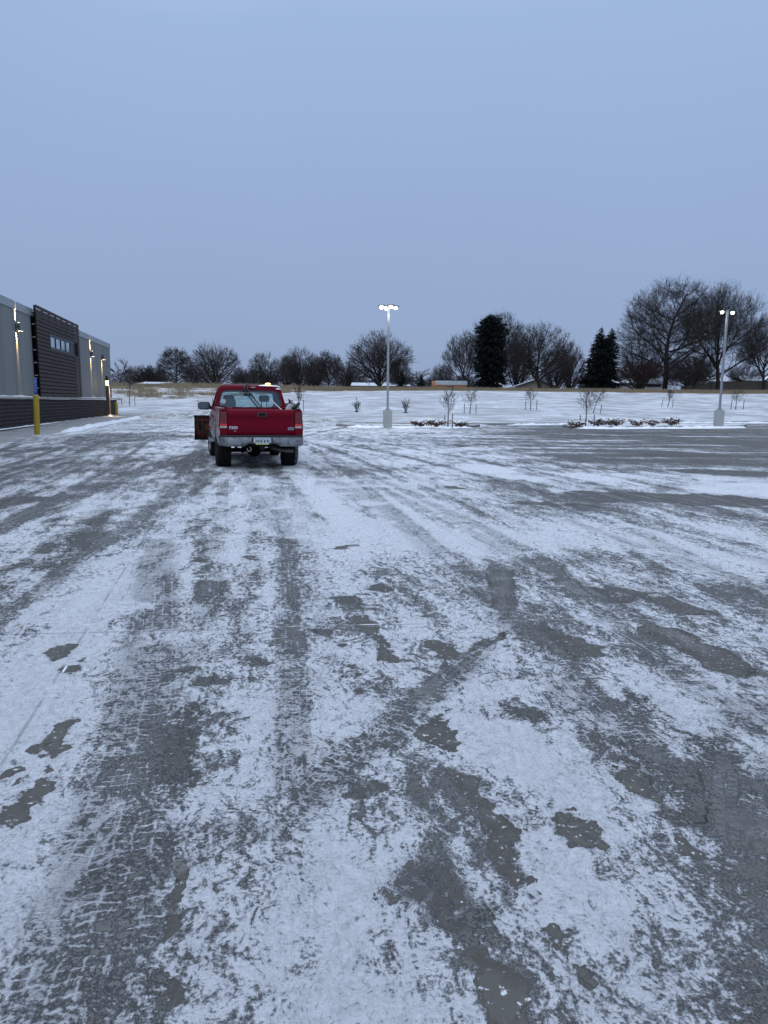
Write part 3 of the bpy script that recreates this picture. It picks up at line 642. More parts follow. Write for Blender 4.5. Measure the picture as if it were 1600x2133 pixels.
# bollards
a = NT('yellow_sleeve'); p = a.obj(); f = a.noise(a.n('ShaderNodeMapping', {'Vector': p, 'Scale': (4, 4, .8)}).outputs[0], 1.5, 5, .65)
a.set(color=a.mix(f, (.30, .20, .010), (.43, .30, .018)), rough=.5); M_YEL = a.m
def bollard(px, pyb, pyt, rad, label, lean=0.0, z0=0.0):
    b = G(px, pyb, z0); hgt = AT(px, pyt, b.y).z-z0
    t = tag(empty('bollard', b, 0), label, 'bollard', 'yellow bollards by the building'); t.rotation_euler = (0, lean, 0)
    h = MB(); h.lathe([(rad, 0), (rad, hgt-.05), (rad*.93, hgt-.02), (rad*.6, hgt), (0, hgt+.005)], n=28); h.build('post', M_YEL, t, smooth=50)
    h = MB(); h.lathe([(rad*1.7, -.01), (rad*1.3, .025), (rad*1.0, .045), (rad*.9, .05)], n=18); h.build('base_snow', M_SNOW, t, smooth=60)
    return t, hgt
t, hb = bollard(78.0, 908, 822, .118, 'yellow bollard in front of the slatted screen carrying a blue sign', .03)
hs = AT(72.6, 788, G(78, 908).y).z-hb+.02
M_BLUE = pm('sign_blue', (.022, .085, .40), .4, var=.08); M_SIGNW = pm('sign_white', (.75, .78, .82), .5, var=.05)
g_ = bpy.data.objects.new('sign', None); g_.location = (0, 0, hb-.01); link(g_, t)
h = MB(); h.box((0, 0, hs/2), (.125, .035, hs)); h.build('board', M_BLUE, g_, bevel=.006)
h = MB(); h.box((0, .0, hs+.006), (.133, .04, .014)); h.build('top_trim', M_SIGNW, g_)
def mark(fn, name): h = MB(); fn(h); return h.build(name, M_SIGNW, g_)
def wheelchair(h):
    z = hs-.13
    h.lathe([(0, 0), (.013, 0), (.013, .003), (0, .003)], (.004, -.0215, z+.05), 'Y', 14)
    h.tube([(.0, -.02, z+.035), (-.004, -.02, z), (.028, -.02, z-.002), (.036, -.02, z-.04), (.046, -.02, z-.038)], .0055, 6)
    h.tube([(.0, -.02, z+.02), (.024, -.02, z+.018)], .005, 6)
    h.tube([(-.012+.034*math.cos(a_), -.02, z-.018+.034*math.sin(a_)) for a_ in np.linspace(R(110), R(345), 14)], .005, 6)
mark(wheelchair, 'wheelchair_symbol')
for k in range(4):
    z = hs-.26-k*.095
    def letter(h):
        if k == 2: h.box((0, -.0195, z), (.085, .004, .016)); return
        h.tube([(-.005, -.019, z-.028), (.03, -.019, z-.028), (.03, -.019, z+.005), (-.028, -.019, z+.005), (-.028, -.019, z+.03), (.028, -.019, z+.03)], .0045, 5)
    mark(letter, 'white_mark')
bollard(243.6, 866.3, 838, .13, 'yellow bollard at the far end of the block base', 0, .13)

# ------------------------------------------------------------------ parking-lot lamp poles
M_GALV = pm('galvanised_pole', (.30, .31, .33), .45, .5, .1, 3.0); M_PED = pm('pedestal_concrete', (.36, .37, .35), .85, var=.14, scale=2.2, bump=.003)
def lamp_pole(px, pyb, pyped, pytop, heads, label, z0=.1, pw=.56):
    b = G(px, pyb, z0); Dd = b.y
    zp = AT(px, pyped, Dd).z-z0; zt_ = AT(px, pytop, Dd).z-z0
    t = tag(empty('lamp_pole', b, R(8)), label, 'lamp pole', 'lamp poles of the parking lot')
    h = MB(); h.box((0, 0, zp/2-.05), (pw*.92, pw*.92, zp+.1)); h.build('pedestal', M_PED, t, bevel=.02)
    h = MB(); h.box((0, 0, zp+.04), (.30, .30, .09)); h.build('base_cover', M_GALV, t, bevel=.02)
    h = MB(); h.loft([[(s*x, s*y, z) for x, y in ((-1, -1), (1, -1), (1, 1), (-1, 1))] for s, z in ((.066, zp+.05), (.066, zt_-.02), (.05, zt_))]); h.build('pole', M_GALV, t, bevel=.012)
    for ang, tilt in heads:
        hd = empty('lamp_head', (0, 0, zt_-.12), R(ang), t)
        k = MB(); k.box((.13, 0, 0), (.16, .07, .07)); k.build('bracket', M_LAMPM, hd)
        k = MB(); k.prism([(.20, -.02), (.28, .06), (.62, .05), (.66, .0), (.64, -.02)], 'Y', -.16, .16); k.build('housing', M_LAMPM, hd, bevel=.012)
        k = MB(); k.lathe([(0, -.17), (.05, -.16), (.09, -.13), (.105, -.085), (.095, -.04), (.07, -.021), (0, -.021)], (.46, 0, 0), n=20); k.build('lens', M_WHITELED, hd, smooth=60)
        d = bpy.data.lights.new('head_light', 'SPOT'); d.energy = 70; d.spot_size = R(160); d.spot_blend = 1; d.color = (1, .93, .80); d.shadow_soft_size = .15
        o = link(bpy.data.objects.new('head_light', d), hd); o.location = (.46, 0, -.24)
    return t
lamp_pole(807.3, 888, 854, 634, [(10, 0), (100, 0), (190, 0), (280, 0)], 'tall lit lamp pole with four heads on a concrete pedestal, right of the truck')
lamp_pole(1496.3, 887.5, 854.5, 645, [(10, 0), (190, 0)], 'tall lit lamp pole with two heads at the right island, before the big bare trees')

# ------------------------------------------------------------------ vegetation
M_BARK = pm('bark', (.030, .026, .026), .9, var=.3, scale=1.5, spec=.2); M_TWIG = pm('twigs', (.050, .043, .042), .9, var=.25, scale=.4, spec=.15)
M_REDTWIG = pm('reddish_twigs', (.046, .028, .027), .9, var=.25, scale=.5, spec=.15)
M_NEEDLE = pm('dark_needles', (.009, .013, .012), .8, var=.5, scale=.8, spec=.2); M_NEEDLE2 = pm('green_needles', (.018, .036, .027), .8, var=.45, scale=.8, spec=.2)
def tubes(P0, P1, R0, R1, n):
    P0, P1, R0, R1 = map(np.asarray, (P0, P1, R0, R1)); d = P1-P0; l = np.linalg.norm(d, axis=1, keepdims=True); d = d/np.maximum(l, 1e-6)
    ref = np.where(np.abs(d[:, 2:3]) < .9, np.array([[0, 0, 1.]]), np.array([[1., 0, 0]])); u = np.cross(d, ref); u /= np.maximum(np.linalg.norm(u, axis=1, keepdims=True), 1e-6); w = np.cross(d, u)
    N = len(P0); V = np.zeros((N, 2*n, 3))
    for k in range(n):
        a_ = 2*math.pi*k/n; o = u*math.cos(a_)+w*math.sin(a_)
        V[:, k] = P0+o*R0[:, None]; V[:, n+k] = P1+o*R1[:, None]
    b = (np.arange(N)*2*n)[:, None, None]
    q = np.array([[k, (k+1) % n, n+(k+1) % n, n+k] for k in range(n)])[None]
    return V.reshape(-1, 3), (b+q).reshape(-1, 4)
class Grow:
    def __init__(self, seed, spec): self.r = random.Random(seed); self.s = spec; self.seg = []
    def branch(self, p, d, L, r, lv):
        s = self.s; R_ = self.r; n = s['n'][lv]; step = L/n; pts = [p]; rs = [r]; ds = [d]
        for i in range(n):
            d = (d+Vector((R_.gauss(0, 1), R_.gauss(0, 1), R_.gauss(0, 1)))*s['wob'][lv]+Vector((0, 0, 1))*s['up'][lv]).normalized()
            q = pts[-1]+d*step; r2 = r*(1-(1-s['tip'])*(i+1)/n)
            self.seg.append((pts[-1], q, rs[-1], r2, lv)); pts.append(q); rs.append(r2); ds.append(d)
        if lv+1 < len(s['k']):
            k = s['k'][lv]; k = max(1, int(k*R_.uniform(.75, 1.25))) if lv else k; az = R_.uniform(0, 6.28)
            for j in range(k):
                t = s['t0'][lv]+(1-s['t0'][lv])*(j+R_.random())/k; i = min(n-1, int(t*n)); f = t*n-i
                q = pts[i].lerp(pts[i+1], f); b = ds[i+1]; az += 2.4+R_.uniform(-.4, .4)
                u = b.orthogonal().normalized(); v = b.cross(u); side = u*math.cos(az)+v*math.sin(az)
                av = s.get('av', (.7, 1.25)) if lv == 0 else (.7, 1.25); ang = R(s['ang'][lv]*R_.uniform(*av)); nd = (b*math.cos(ang)+side*math.sin(ang)).normalized()
                Lc = L*s['ratio'][lv]*R_.uniform(.7, 1.15)*(1-s['fall'][lv]*t); self.branch(q, nd, Lc, max(rs[i]*s['rr'][lv], s['rmin']), lv+1)
SPECS = {
 'vase':  dict(av=(.4, 1.5), n=[4,6,5,4,3], wob=[.06,.11,.15,.18,.2], up=[.1,.06,.10,.10,.06], k=[12,10,8,7,0], t0=[.40,.15,.12,.10], ang=[36,36,38,36], ratio=[1.7,.55,.52,.5], fall=[.15,.45,.35,.2], rr=[.55,.5,.5,.55], tip=.35, rmin=.012),
 'oval':  dict(n=[8,6,5,4,3], wob=[.05,.10,.14,.18,.2], up=[.05,.10,.10,.08,.05], k=[30,9,8,6,0], t0=[.2,.2,.15,.1], ang=[48,40,38,36], ratio=[.55,.5,.5,.5], fall=[.62,.4,.3,.2], rr=[.42,.5,.5,.55], tip=.25, rmin=.012),
 'round': dict(av=(.2, 1.55), n=[3,7,5,4,3], wob=[.05,.08,.12,.15,.2], up=[.0,.01,.03,.05,.05], k=[26,11,8,5,0], t0=[.25,.2,.15,.1], ang=[40,30,32,32], ratio=[2.6,.42,.46,.5], fall=[.1,.4,.3,.2], rr=[.38,.5,.5,.55], tip=.3, rmin=.012),
 'bush':  dict(av=(.3, 1.5), n=[2,6,5,4,3], wob=[.05,.12,.16,.18,.2], up=[.0,.05,.06,.06,.05], k=[20,8,7,5,0], t0=[.0,.12,.12,.1], ang=[36,36,38,36], ratio=[4.5,.5,.5,.5], fall=[.2,.4,.3,.2], rr=[.6,.5,.5,.55], tip=.3, rmin=.012),
 'low':   dict(n=[3,6,5,4,3], wob=[.05,.12,.16,.2,.2], up=[.0,-.03,.0,.0,.02], k=[14,10,8,6,0], t0=[.4,.15,.12,.1], ang=[62,42,40,38], ratio=[1.9,.5,.5,.5], fall=[.1,.4,.3,.2], rr=[.5,.5,.5,.55], tip=.3, rmin=.012),
 'thin':  dict(n=[6,4,3], wob=[.06,.12,.18], up=[.08,.12,.1], k=[9,5,0], t0=[.3,.2], ang=[34,34], ratio=[.5,.5], fall=[.5,.2], rr=[.5,.6], tip=.3, rmin=.02),
}
def tree_mesh(seed, kind, H, Wd, r0, lean=0.0, fine_n=0):
    g_ = Grow(seed, SPECS[kind]); g_.branch(Vector((0, 0, 0)), Vector((lean, 0, 1)).normalized(), 10*(.24 if kind in ('vase', 'round', 'low') else .1 if kind == 'bush' else .85), r0*1.0, 0)
    P0 = np.array([s[0][:] for s in g_.seg]); P1 = np.array([s[1][:] for s in g_.seg]); R0 = np.array([s[2] for s in g_.seg]); R1 = np.array([s[3] for s in g_.seg]); lv = np.array([s[4] for s in g_.seg])
    hz = np.percentile(P1[:, 2], 98.8); wx = (np.percentile(P1[:, 0], 97)-np.percentile(P1[:, 0], 3))*(.90 if fine_n else 1.05); wy = np.percentile(P1[:, 1], 99)-np.percentile(P1[:, 1], 1); cx = (np.percentile(P1[:, 0], 99)+np.percentile(P1[:, 0], 1))/2
    if fine_n: Wd *= 1.0
    sc = np.array([Wd/wx, min(Wd, H*1.3)/wy, H/hz])
    for P in (P0, P1):
        t = np.clip(P[:, 2]/hz, 0, 1); P[:, 0] -= cx*t*.8; P *= sc
    if fine_n:
        A_ = np.array([Wd*.50, max(1e-3, min(Wd, H*1.3)*.50), H*.50]); C_ = np.array([0, 0, H*.46]); q = (P1-C_)/A_
        ke = (np.linalg.norm(q, axis=1) < 1.0) | (lv == 0) | ((lv == 1) & (np.linalg.norm(q, axis=1) < 1.12)); P0, P1, R0, R1, lv = P0[ke], P1[ke], R0[ke], R1[ke], lv[ke]
        r_ = np.random.default_rng(seed+500); ln = np.linalg.norm(P1-P0, axis=1)*(lv >= 1)*np.clip(P0[:, 2]/H-.12, 0.0, .5); cell = (np.floor(P0[:, 0]/(Wd/11)).astype(int)*1000003+np.floor(P0[:, 1]/(Wd/11)).astype(int)*1009+np.floor(P0[:, 2]/(H/12)).astype(int)); _, inv, cnt = np.unique(cell, return_inverse=True, return_counts=True)
        ln = ln/(cnt[inv.ravel()]+4.0); ix = r_.choice(len(P0), fine_n, p=ln/ln.sum())
        S0 = P0[ix]+(P1[ix]-P0[ix])*r_.random((fine_n, 1)); d0 = (P1-P0)[ix]; d0 /= np.maximum(np.linalg.norm(d0, axis=1, keepdims=True), 1e-6)
        o = S0-np.array([0, 0, H*.42]); o /= np.maximum(np.linalg.norm(o, axis=1, keepdims=True), 1e-6)
        d = d0*.55+o*.55+np.array([0, 0, .25])+r_.normal(0, .38, (fine_n, 3)); d /= np.linalg.norm(d, axis=1, keepdims=True)
        Lf = H*.075*r_.uniform(.5, 1.3, (fine_n, 1)); S1 = S0+d*Lf*.55; d2 = d+r_.normal(0, .22, (fine_n, 3))+np.array([0, 0, .12]); S2 = S1+d2*Lf*.5; d3 = d+r_.normal(0, .5, (fine_n, 3)); S3 = S1+d3*Lf*.38
        fr = np.full(fine_n, .012)
        P0 = np.concatenate([P0, S0, S1, S1]); P1 = np.concatenate([P1, S1, S2, S3]); R0 = np.concatenate([R0, fr, fr*.85, fr*.75]); R1 = np.concatenate([R1, fr*.85, fr*.55, fr*.5]); lv = np.concatenate([lv, np.full(fine_n*3, 9)])
    return P0, P1, R0, R1, lv
def bare_tree(px, pyt, wpx, Dd, kind, seed, label, r0=None, pxb=None, mat=None, group='bare trees beyond the field', name='bare_tree', lean=0.0, z=None):
    q = AT(px, pyt, Dd); base = AT(px if pxb is None else pxb, 810, Dd); zb = tz(base.x, Dd)-.1 if z is None else z
    H = q.z-zb; Wd = wpx*Dd/FPX; r0 = r0 or H*.022
    P0, P1, R0, R1, lv = tree_mesh(seed, kind, H, Wd, r0, lean, int(np.clip(H*Wd*23, 2000, 8000)*(2.0 if seed in (32, 33) else 1)) if kind != 'thin' else 300)
    t = tag(empty(name, (base.x, Dd, zb)), label, 'tree', group)
    k = lv <= 1; V, F = tubes(P0[k], P1[k], R0[k], R1[k], 6); np_mesh('trunk', V, F, M_BARK, t, True)
    k = ~k; rr = np.maximum(R0[k]*.8, .012), np.maximum(R1[k]*.8, .008); V, F = tubes(P0[k], P1[k], rr[0], rr[1], 3); np_mesh('branches', V, F, mat or M_TWIG, t)
    return t
TREES = [
 # px, top, width px, distance, kind, seed, label
 (254,745,46,128,'thin',3,'thin wispy bare tree standing just right of the metal building'),
 (292,757,62,150,'bush',5,'low bare tree behind the pale roof at the left'),
 (325,756,52,150,'bush',6,'low rounded bare tree right of the pale roof'),
 (368,722,74,128,'oval',7,'open bare tree with fine twigs left of the bushy one'),
 (448,710,108,122,'bush',8,'wide bushy bare tree left of the truck cab'),
 (410,752,60,140,'bush',9,'low dark scrub tree in the gap left of the bushy tree'),
 (512,764,62,150,'bush',10,'low bare scrub behind the truck roof'),
 (556,732,84,138,'bush',11,'hazy grey bare tree above the truck roof'),
 (596,740,70,146,'bush',12,'grey bare tree behind the two taller ones right of the truck'),
 (626,720,80,132,'bush',13,'tall bare tree just right of the truck cab'),
 (655,738,56,140,'bush',14,'narrow bare tree between the tall one and the open one'),
 (684,729,68,126,'vase',15,'open bare tree with clear forking limbs left of the lamp pole'),
 (722,752,60,146,'bush',16,'low grey scrub tree left of the round tree'),
 (792,689,136,116,'round',17,'large round-headed bare tree behind the middle lamp pole'),
 (830,742,56,130,'bush',18,'smaller bare tree at the right foot of the round one'),
 (921,756,52,175,'bush',19,'small distant bare tree behind the orange shed'),
 (898,783,40,170,'bush',20,'low pale scrub left of the orange shed'),
 (966,688,88,134,'vase',21,'bare tree spreading left of the columnar evergreen'),
 (1034,644,124,130,'vase',22,'big bare tree whose crown shows above the columnar evergreen'),
 (968,778,54,140,'bush',23,'dark low scrub at the left foot of the columnar evergreen'),
 (1076,700,66,138,'bush',24,'upright bare tree right of the columnar evergreen'),
 (1128,666,140,119,'vase',25,'wide vase-shaped bare tree over the tan gabled house'),
 (1158,720,70,132,'bush',26,'twiggy bare tree right of the vase-shaped one'),
 (1186,712,60,140,'bush',27,'bare tree left of the twin-topped evergreen'),
 (1384,578,196,116,'oval',28,'tallest bare tree with straight trunk over the white house'),
 (1330,690,112,124,'bush',29,'bare tree with spreading twigs left of the tallest tree'),
 (1340,742,104,112,'low',30,'low reddish-brown bare tree with twin trunk before the white house'),
 (1498,588,172,119,'vase',31,'huge many-limbed bare tree behind the right lamp pole'),
 (1440,716,110,126,'bush',32,'dense dark bare tree between the two biggest trees'),
 (1428,742,92,113,'low',33,'dark twiggy low tree at the foot of the tallest tree'),
 (1592,654,116,122,'vase',34,'bare tree cut off by the right picture edge'),
 (1548,756,70,140,'bush',35,'thin bare tree behind the brown fence at the right'),
]
for (px, pt, wp, Dd, kind, seed, label) in TREES:
    bare_tree(px, pt, wp, Dd, kind, seed, label, mat=M_REDTWIG if seed in (30,) else None, r0={28: .42, 31: .40, 17: .40, 25: .42, 22: .34}.get(seed))

# far thicket: one mass of thin stems behind the trees
P = [[], [], [], []]
for i in range(150):
    r_ = random.Random(900+i); px = r_.uniform(225, 880) if i < 105 else r_.uniform(1060, 1640)
    Dd = r_.uniform(150, 185); top = r_.uniform(764, 790) if px < 880 else r_.uniform(755, 785)
    if px < 520: top = r_.uniform(766, 788)
    q = AT(px, top, Dd); zb = tz(q.x, Dd)-.3; H = q.z-zb
    P0, P1, R0, R1, lv = tree_mesh(1000+i % 24, 'thin', H, r_.uniform(4, 8), .12)
    off = np.array([q.x, Dd, zb])
    for a_, b_ in zip(P, (P0+off, P1+off, np.maximum(R0, .035), np.maximum(R1, .03))): a_.append(b_)
V, F = tubes(*[np.concatenate(a_) for a_ in P], 3)
tag(np_mesh('thicket', V, F, M_TWIG), kind='stuff')

# evergreens
def conifer(px, pyt, wpx, Dd, seed, label, prof, mat, tops=((0, 1.0),), dens=1.0, name='evergreen_tree', bare=.06):
    q = AT(px, pyt, Dd); base = AT(px, 810, Dd); zb = tz(base.x, Dd)-.05; H = q.z-zb; Wd = wpx*Dd/FPX
    t = tag(empty(name, (base.x, Dd, zb)), label, 'tree', 'evergreens beyond the field')
    r_ = np.random.default_rng(seed); m = MB()
    for dx, k in tops: m.tube([(0, 0, -.2), (dx*Wd*.5, 0, H*k*.4), (dx*Wd, 0, H*k*.97)], [H*.024, H*.016, .03], 7)
    m.build('trunk', M_BARK, t)
    C = []; Dn = []; S = []
    for dx, k in tops:
        nb = int(190*dens*k)
        for i in range(nb):
            f = bare+(1-bare)*(i+r_.random())/nb; z = H*k*f; az = r_.uniform(0, 2*math.pi); Rm = Wd*.5*prof(f)*(1 if len(tops) == 1 else .9)*r_.uniform(.72, 1.12)
            n = max(3, int(Rm/.16)); droop = r_.uniform(.05, .35)
            for j in range(n):
                s_ = (j+1)/n; 
                for c_ in range(3 if Rm > .5 else 2):
                    C.append((dx*Wd*f+math.cos(az)*Rm*s_+r_.normal(0, min(.14, Rm*.2)), math.sin(az)*Rm*s_*1.0+r_.normal(0, min(.14, Rm*.2)), z+Rm*s_*(.25*(f-.3)-droop*s_)+r_.normal(0, .09)))
                    Dn.append((math.cos(az)+r_.normal(0, .6), math.sin(az)+r_.normal(0, .6), r_.normal(.1, .45))); S.append(r_.uniform(.16, .38)*min(1, .35+Rm/1.8))
    C = np.array(C); Dn = np.array(Dn); Dn /= np.linalg.norm(Dn, axis=1, keepdims=True); S = np.array(S)[:, None]
    up = r_.normal(0, 1, C.shape); w = np.cross(Dn, up); w /= np.linalg.norm(w, axis=1, keepdims=True)
    V = np.stack([C-w*S*.30, C+Dn*S*1.3, C+w*S*.30, C-Dn*S*.5], 1).reshape(-1, 3); F = np.arange(len(V)).reshape(-1, 4)
    np_mesh('crown', V, F, mat, t); return t
cone = lambda f: min(1.0, (1-f)**.85*1.25+.03)*(1 if f > .10 else .75)
colm = lambda f: (.80+.22*math.sin(f*2.6+.4)) if f < .80 else max(.12, .98*(1-((f-.80)/.22)**1.9))
spr = lambda f: min(1.0, (1-f)**.82*1.15+.03)*(1 if f > .08 else .8)
conifer(1020, 657, 63, 117, 41, 'broad columnar dark evergreen with flat top beyond the field', colm, M_NEEDLE, dens=3.2, bare=.04)
conifer(1246, 683, 84, 117, 42, 'large twin-topped dark evergreen left of the white house', spr, M_NEEDLE, tops=((0, 1.0), (.27, .985)), dens=1.9, bare=.06)
conifer(878, 783, 23, 120, 43, 'small green spruce standing alone left of the orange shed', cone, M_NEEDLE2, dens=.9, bare=.02)
conifer(838, 774, 22, 124, 44, 'slim dark spruce at the end of the long white shed', cone, M_NEEDLE, dens=.8, bare=.02)

# tall dry grass along the crest: nobody could count it
r_ = np.random.default_rng(5); N = 230000
gx = r_.uniform(-62, 78, N); gy = ygrass(gx)+r_.exponential(6.0, N)*1.0; lf = np.clip((-gx-6)/14, 0, 1)
gy = np.where(r_.random(N) < lf*.75, ygrass(gx)+r_.uniform(0, 1, N)**.9*21, gy)
cl = fbm(gx*.5, gy, .9, 4, 61); dens = np.where(gy < ygrass(gx)+14*lf+1.5, .52, .44)
ok = (cl > dens-.04+.10*lf*(gy < ygrass(gx)+14)) & (gy < 125); gx, gy = gx[ok], gy[ok]; lf = lf[ok]; n = len(gx)
gz = terr(gx, gy); hh_ = r_.uniform(.22, .62, n)*np.clip(.45+(gy-ygrass(gx))/6, .4, 1.15)*(1-.25*lf*(gy < 97)); az = r_.uniform(0, 6.28, n); wd = r_.uniform(.012, .03, n)
lx, ly = r_.normal(0, .18, n)*hh_, r_.normal(0, .18, n)*hh_
V = np.stack([np.stack([gx-np.cos(az)*wd, gy-np.sin(az)*wd, gz-.03], 1), np.stack([gx+np.cos(az)*wd, gy+np.sin(az)*wd, gz-.03], 1), np.stack([gx+lx, gy+ly, gz+hh_], 1)], 1).reshape(-1, 3)
a = NT('dry_grass'); p = a.pos(); a.set(color=a.mix(a.noise(p, 1.2, 5, .7), (.19, .15, .10), (.40, .325, .215)), rough=.9, spec=.1); M_GRASS = a.m
tag(np_mesh('dry_grass', V, np.arange(len(V)).reshape(-1, 3), M_GRASS), kind='stuff')

# staked saplings and low shrubs in the field
def D_of(px, pyb):                         # forward distance where the pixel's ray meets the terrain
    for Dd in np.arange(40, 130, .25):
        q = AT(px, pyb, Dd)
        if q.z <= tz(q.x, Dd) and Dd > 46: return float(Dd)
    return 100.0
M_STAKE = pm('steel_stake', (.060, .058, .062), .7, .2, .2)
SAP = dict(n=[7,4,3,3], wob=[.03,.06,.10,.14], up=[.03,.16,.12,.10], k=[15,6,4,0], t0=[.40,.2,.15], ang=[34,32,30], ratio=[.46,.5,.5], fall=[.35,.3,.2], rr=[.5,.6,.6], tip=.3, rmin=.012)
SPECS['sapling'] = SAP
def sapling(px, pyb, pyt, wpx, label, seed, stakes, lean=0.0, Dd=None, desc='', r0=.055):
    Dd = Dd or D_of(px, pyb); b = AT(px, pyb, Dd); zb = b.z-.02; H = AT(px, pyt, Dd).z-zb; Wd = wpx*Dd/FPX
    P0, P1, R0, R1, lv = tree_mesh(seed, 'sapling', H, Wd, r0, 0)
    t = tag(empty('sapling', (b.x, Dd, zb)), label, 'sapling', 'staked saplings planted in the snow'); t.rotation_euler = (0, lean, 0)
    k = lv == 0; V, F = tubes(P0[k], P1[k], np.maximum(R0[k]*.8, .024), np.maximum(R1[k]*.8, .016), 6); np_mesh('trunk', V, F, M_BARK, t, True)
    k = ~k; V, F = tubes(P0[k], P1[k], np.maximum(R0[k]*.6, .008), np.maximum(R1[k]*.6, .006), 3); np_mesh('branches', V, F, M_TWIG, t)
    for (sx, sb, st_, side, ln) in stakes:
        q = AT(sx, sb, Dd); h_ = AT(sx, st_, Dd).z-q.z; m = MB()
        s_ = .026; m.loft([[(x*k_, y*k_, z) for x, y in ((-s_, -s_), (s_, -s_), (s_, .4*s_), (.3*s_, .4*s_), (.3*s_, s_), (-s_, s_))] for k_, z in ((1, -.1), (1, h_-.06), (.6, h_))])
        o = m.build('tree_stake', M_STAKE); o.location = (q.x, Dd, q.z); o.rotation_euler = (0, ln, 0)
        tag(o, f'thin dark stake just {side} of the {desc}', 'stake', 'stakes beside the saplings')
sapling(270, 845, 762, 26, 'sapling between two stakes right of the metal building', 71, [(254.5,846,829,'left',-.05),(281.5,846,826,'right',0)], desc='sapling near the metal building')
sapling(622.5, 863, 800, 18, 'slim sapling rising beside the right rear of the truck', 72, [(632.5,855,832,'right',0)], .01, desc='slim sapling beside the truck')
sapling(933, 889, 808, 28, 'sapling planted in the middle island before the orange shed', 73, [(926.3,889,864,'left',0),(942.4,889,862,'right',0)], .02, Dd=G(933, 888, .12).y, desc='sapling in the middle island')
sapling(979, 862, 810, 32, 'spreading sapling in the field left of the columnar evergreen', 74, [(967,862,840,'left',0),(991.4,862,842,'right',0)], desc='sapling left of the columnar evergreen')
sapling(1105.5, 854, 808, 26, 'sapling in the field before the tan gabled house', 75, [(1094.3,855,835,'left',0),(1117.8,854,833,'right',0)], desc='sapling before the tan gabled house')
sapling(1220, 887.5, 806, 34, 'upright sapling at the left end of the right island', 76, [(1208,886,864,'left',0),(1237,887,864,'right',0)], .05, Dd=G(1220, 888, .12).y, desc='upright sapling in the right island')
sapling(1236, 861, 808, 34, 'leaning sapling in the field behind the right island', 77, [(1250.5,862,842,'right',.12)], .20, desc='leaning sapling behind the right island')
sapling(1390.5, 848.5, 808, 14, 'tilted sapling with a small tuft under the tallest bare tree', 78, [(1378,849,831,'left',.12),(1401,850,832,'right',0)], .16, desc='tilted sapling with a small tuft')
sapling(1532.5, 853, 810, 26, 'sapling right of the right lamp pole', 79, [(1522,854,831,'left',.08),(1547.5,855,832,'right',.05)], .05, desc='sapling right of the right lamp pole')
for sx, sb, st_, side in ((413.6, 866, 832, 'thin dark stake left of the truck mirror'), (443.6, 852, 828, 'thin dark stake close to the truck cab on its left')):
    Dd = D_of(sx, sb); q = AT(sx, sb, Dd); m = MB(); h_ = AT(sx, st_, Dd).z-q.z
    m.loft([[(x*k_, y*k_, z) for x, y in ((-.026, -.026), (.026, -.026), (.026, .01), (.008, .01), (.008, .026), (-.026, .026))] for k_, z in ((1, -.1), (1, h_-.06), (.6, h_))])
    o = m.build('tree_stake', M_STAKE); o.location = (q.x, Dd, q.z); tag(o, side, 'stake', 'stakes beside the saplings')
SPECS['twiggy'] = dict(n=[2,4,3,3], wob=[.05,.12,.16,.2], up=[0,.06,.06,.05], k=[9,5,4,0], t0=[0,.15,.15], ang=[30,32,32], ratio=[4.5,.5,.5], fall=[.2,.3,.2], rr=[.7,.6,.6], tip=.3, rmin=.010)
for px, pb, pt, wp, seed, lab in ((743, 858, 829, 17, 81, 'small bare shrub in the snow left of the middle lamp pole'), (845, 860, 830, 16, 82, 'small bare shrub in the snow right of the middle lamp pole')):
    Dd = D_of(px, pb); b = AT(px, pb, Dd); H = AT(px, pt, Dd).z-b.z
    P0, P1, R0, R1, lv = tree_mesh(seed, 'twiggy', H, wp*Dd/FPX, .03); t = tag(empty('bare_shrub', (b.x, Dd, b.z-.03)), lab, 'shrub', 'small bare shrubs in the field')
    V, F = tubes(P0, P1, np.maximum(R0, .013), np.maximum(R1, .009), 3); np_mesh('branches', V, F, M_TWIG, t)
    m = MB(); m.lathe([(.25, -.05), (.22, .05), (.12, .13), (0, .15)], n=10); m.build('root_mound', M_BARK, t)
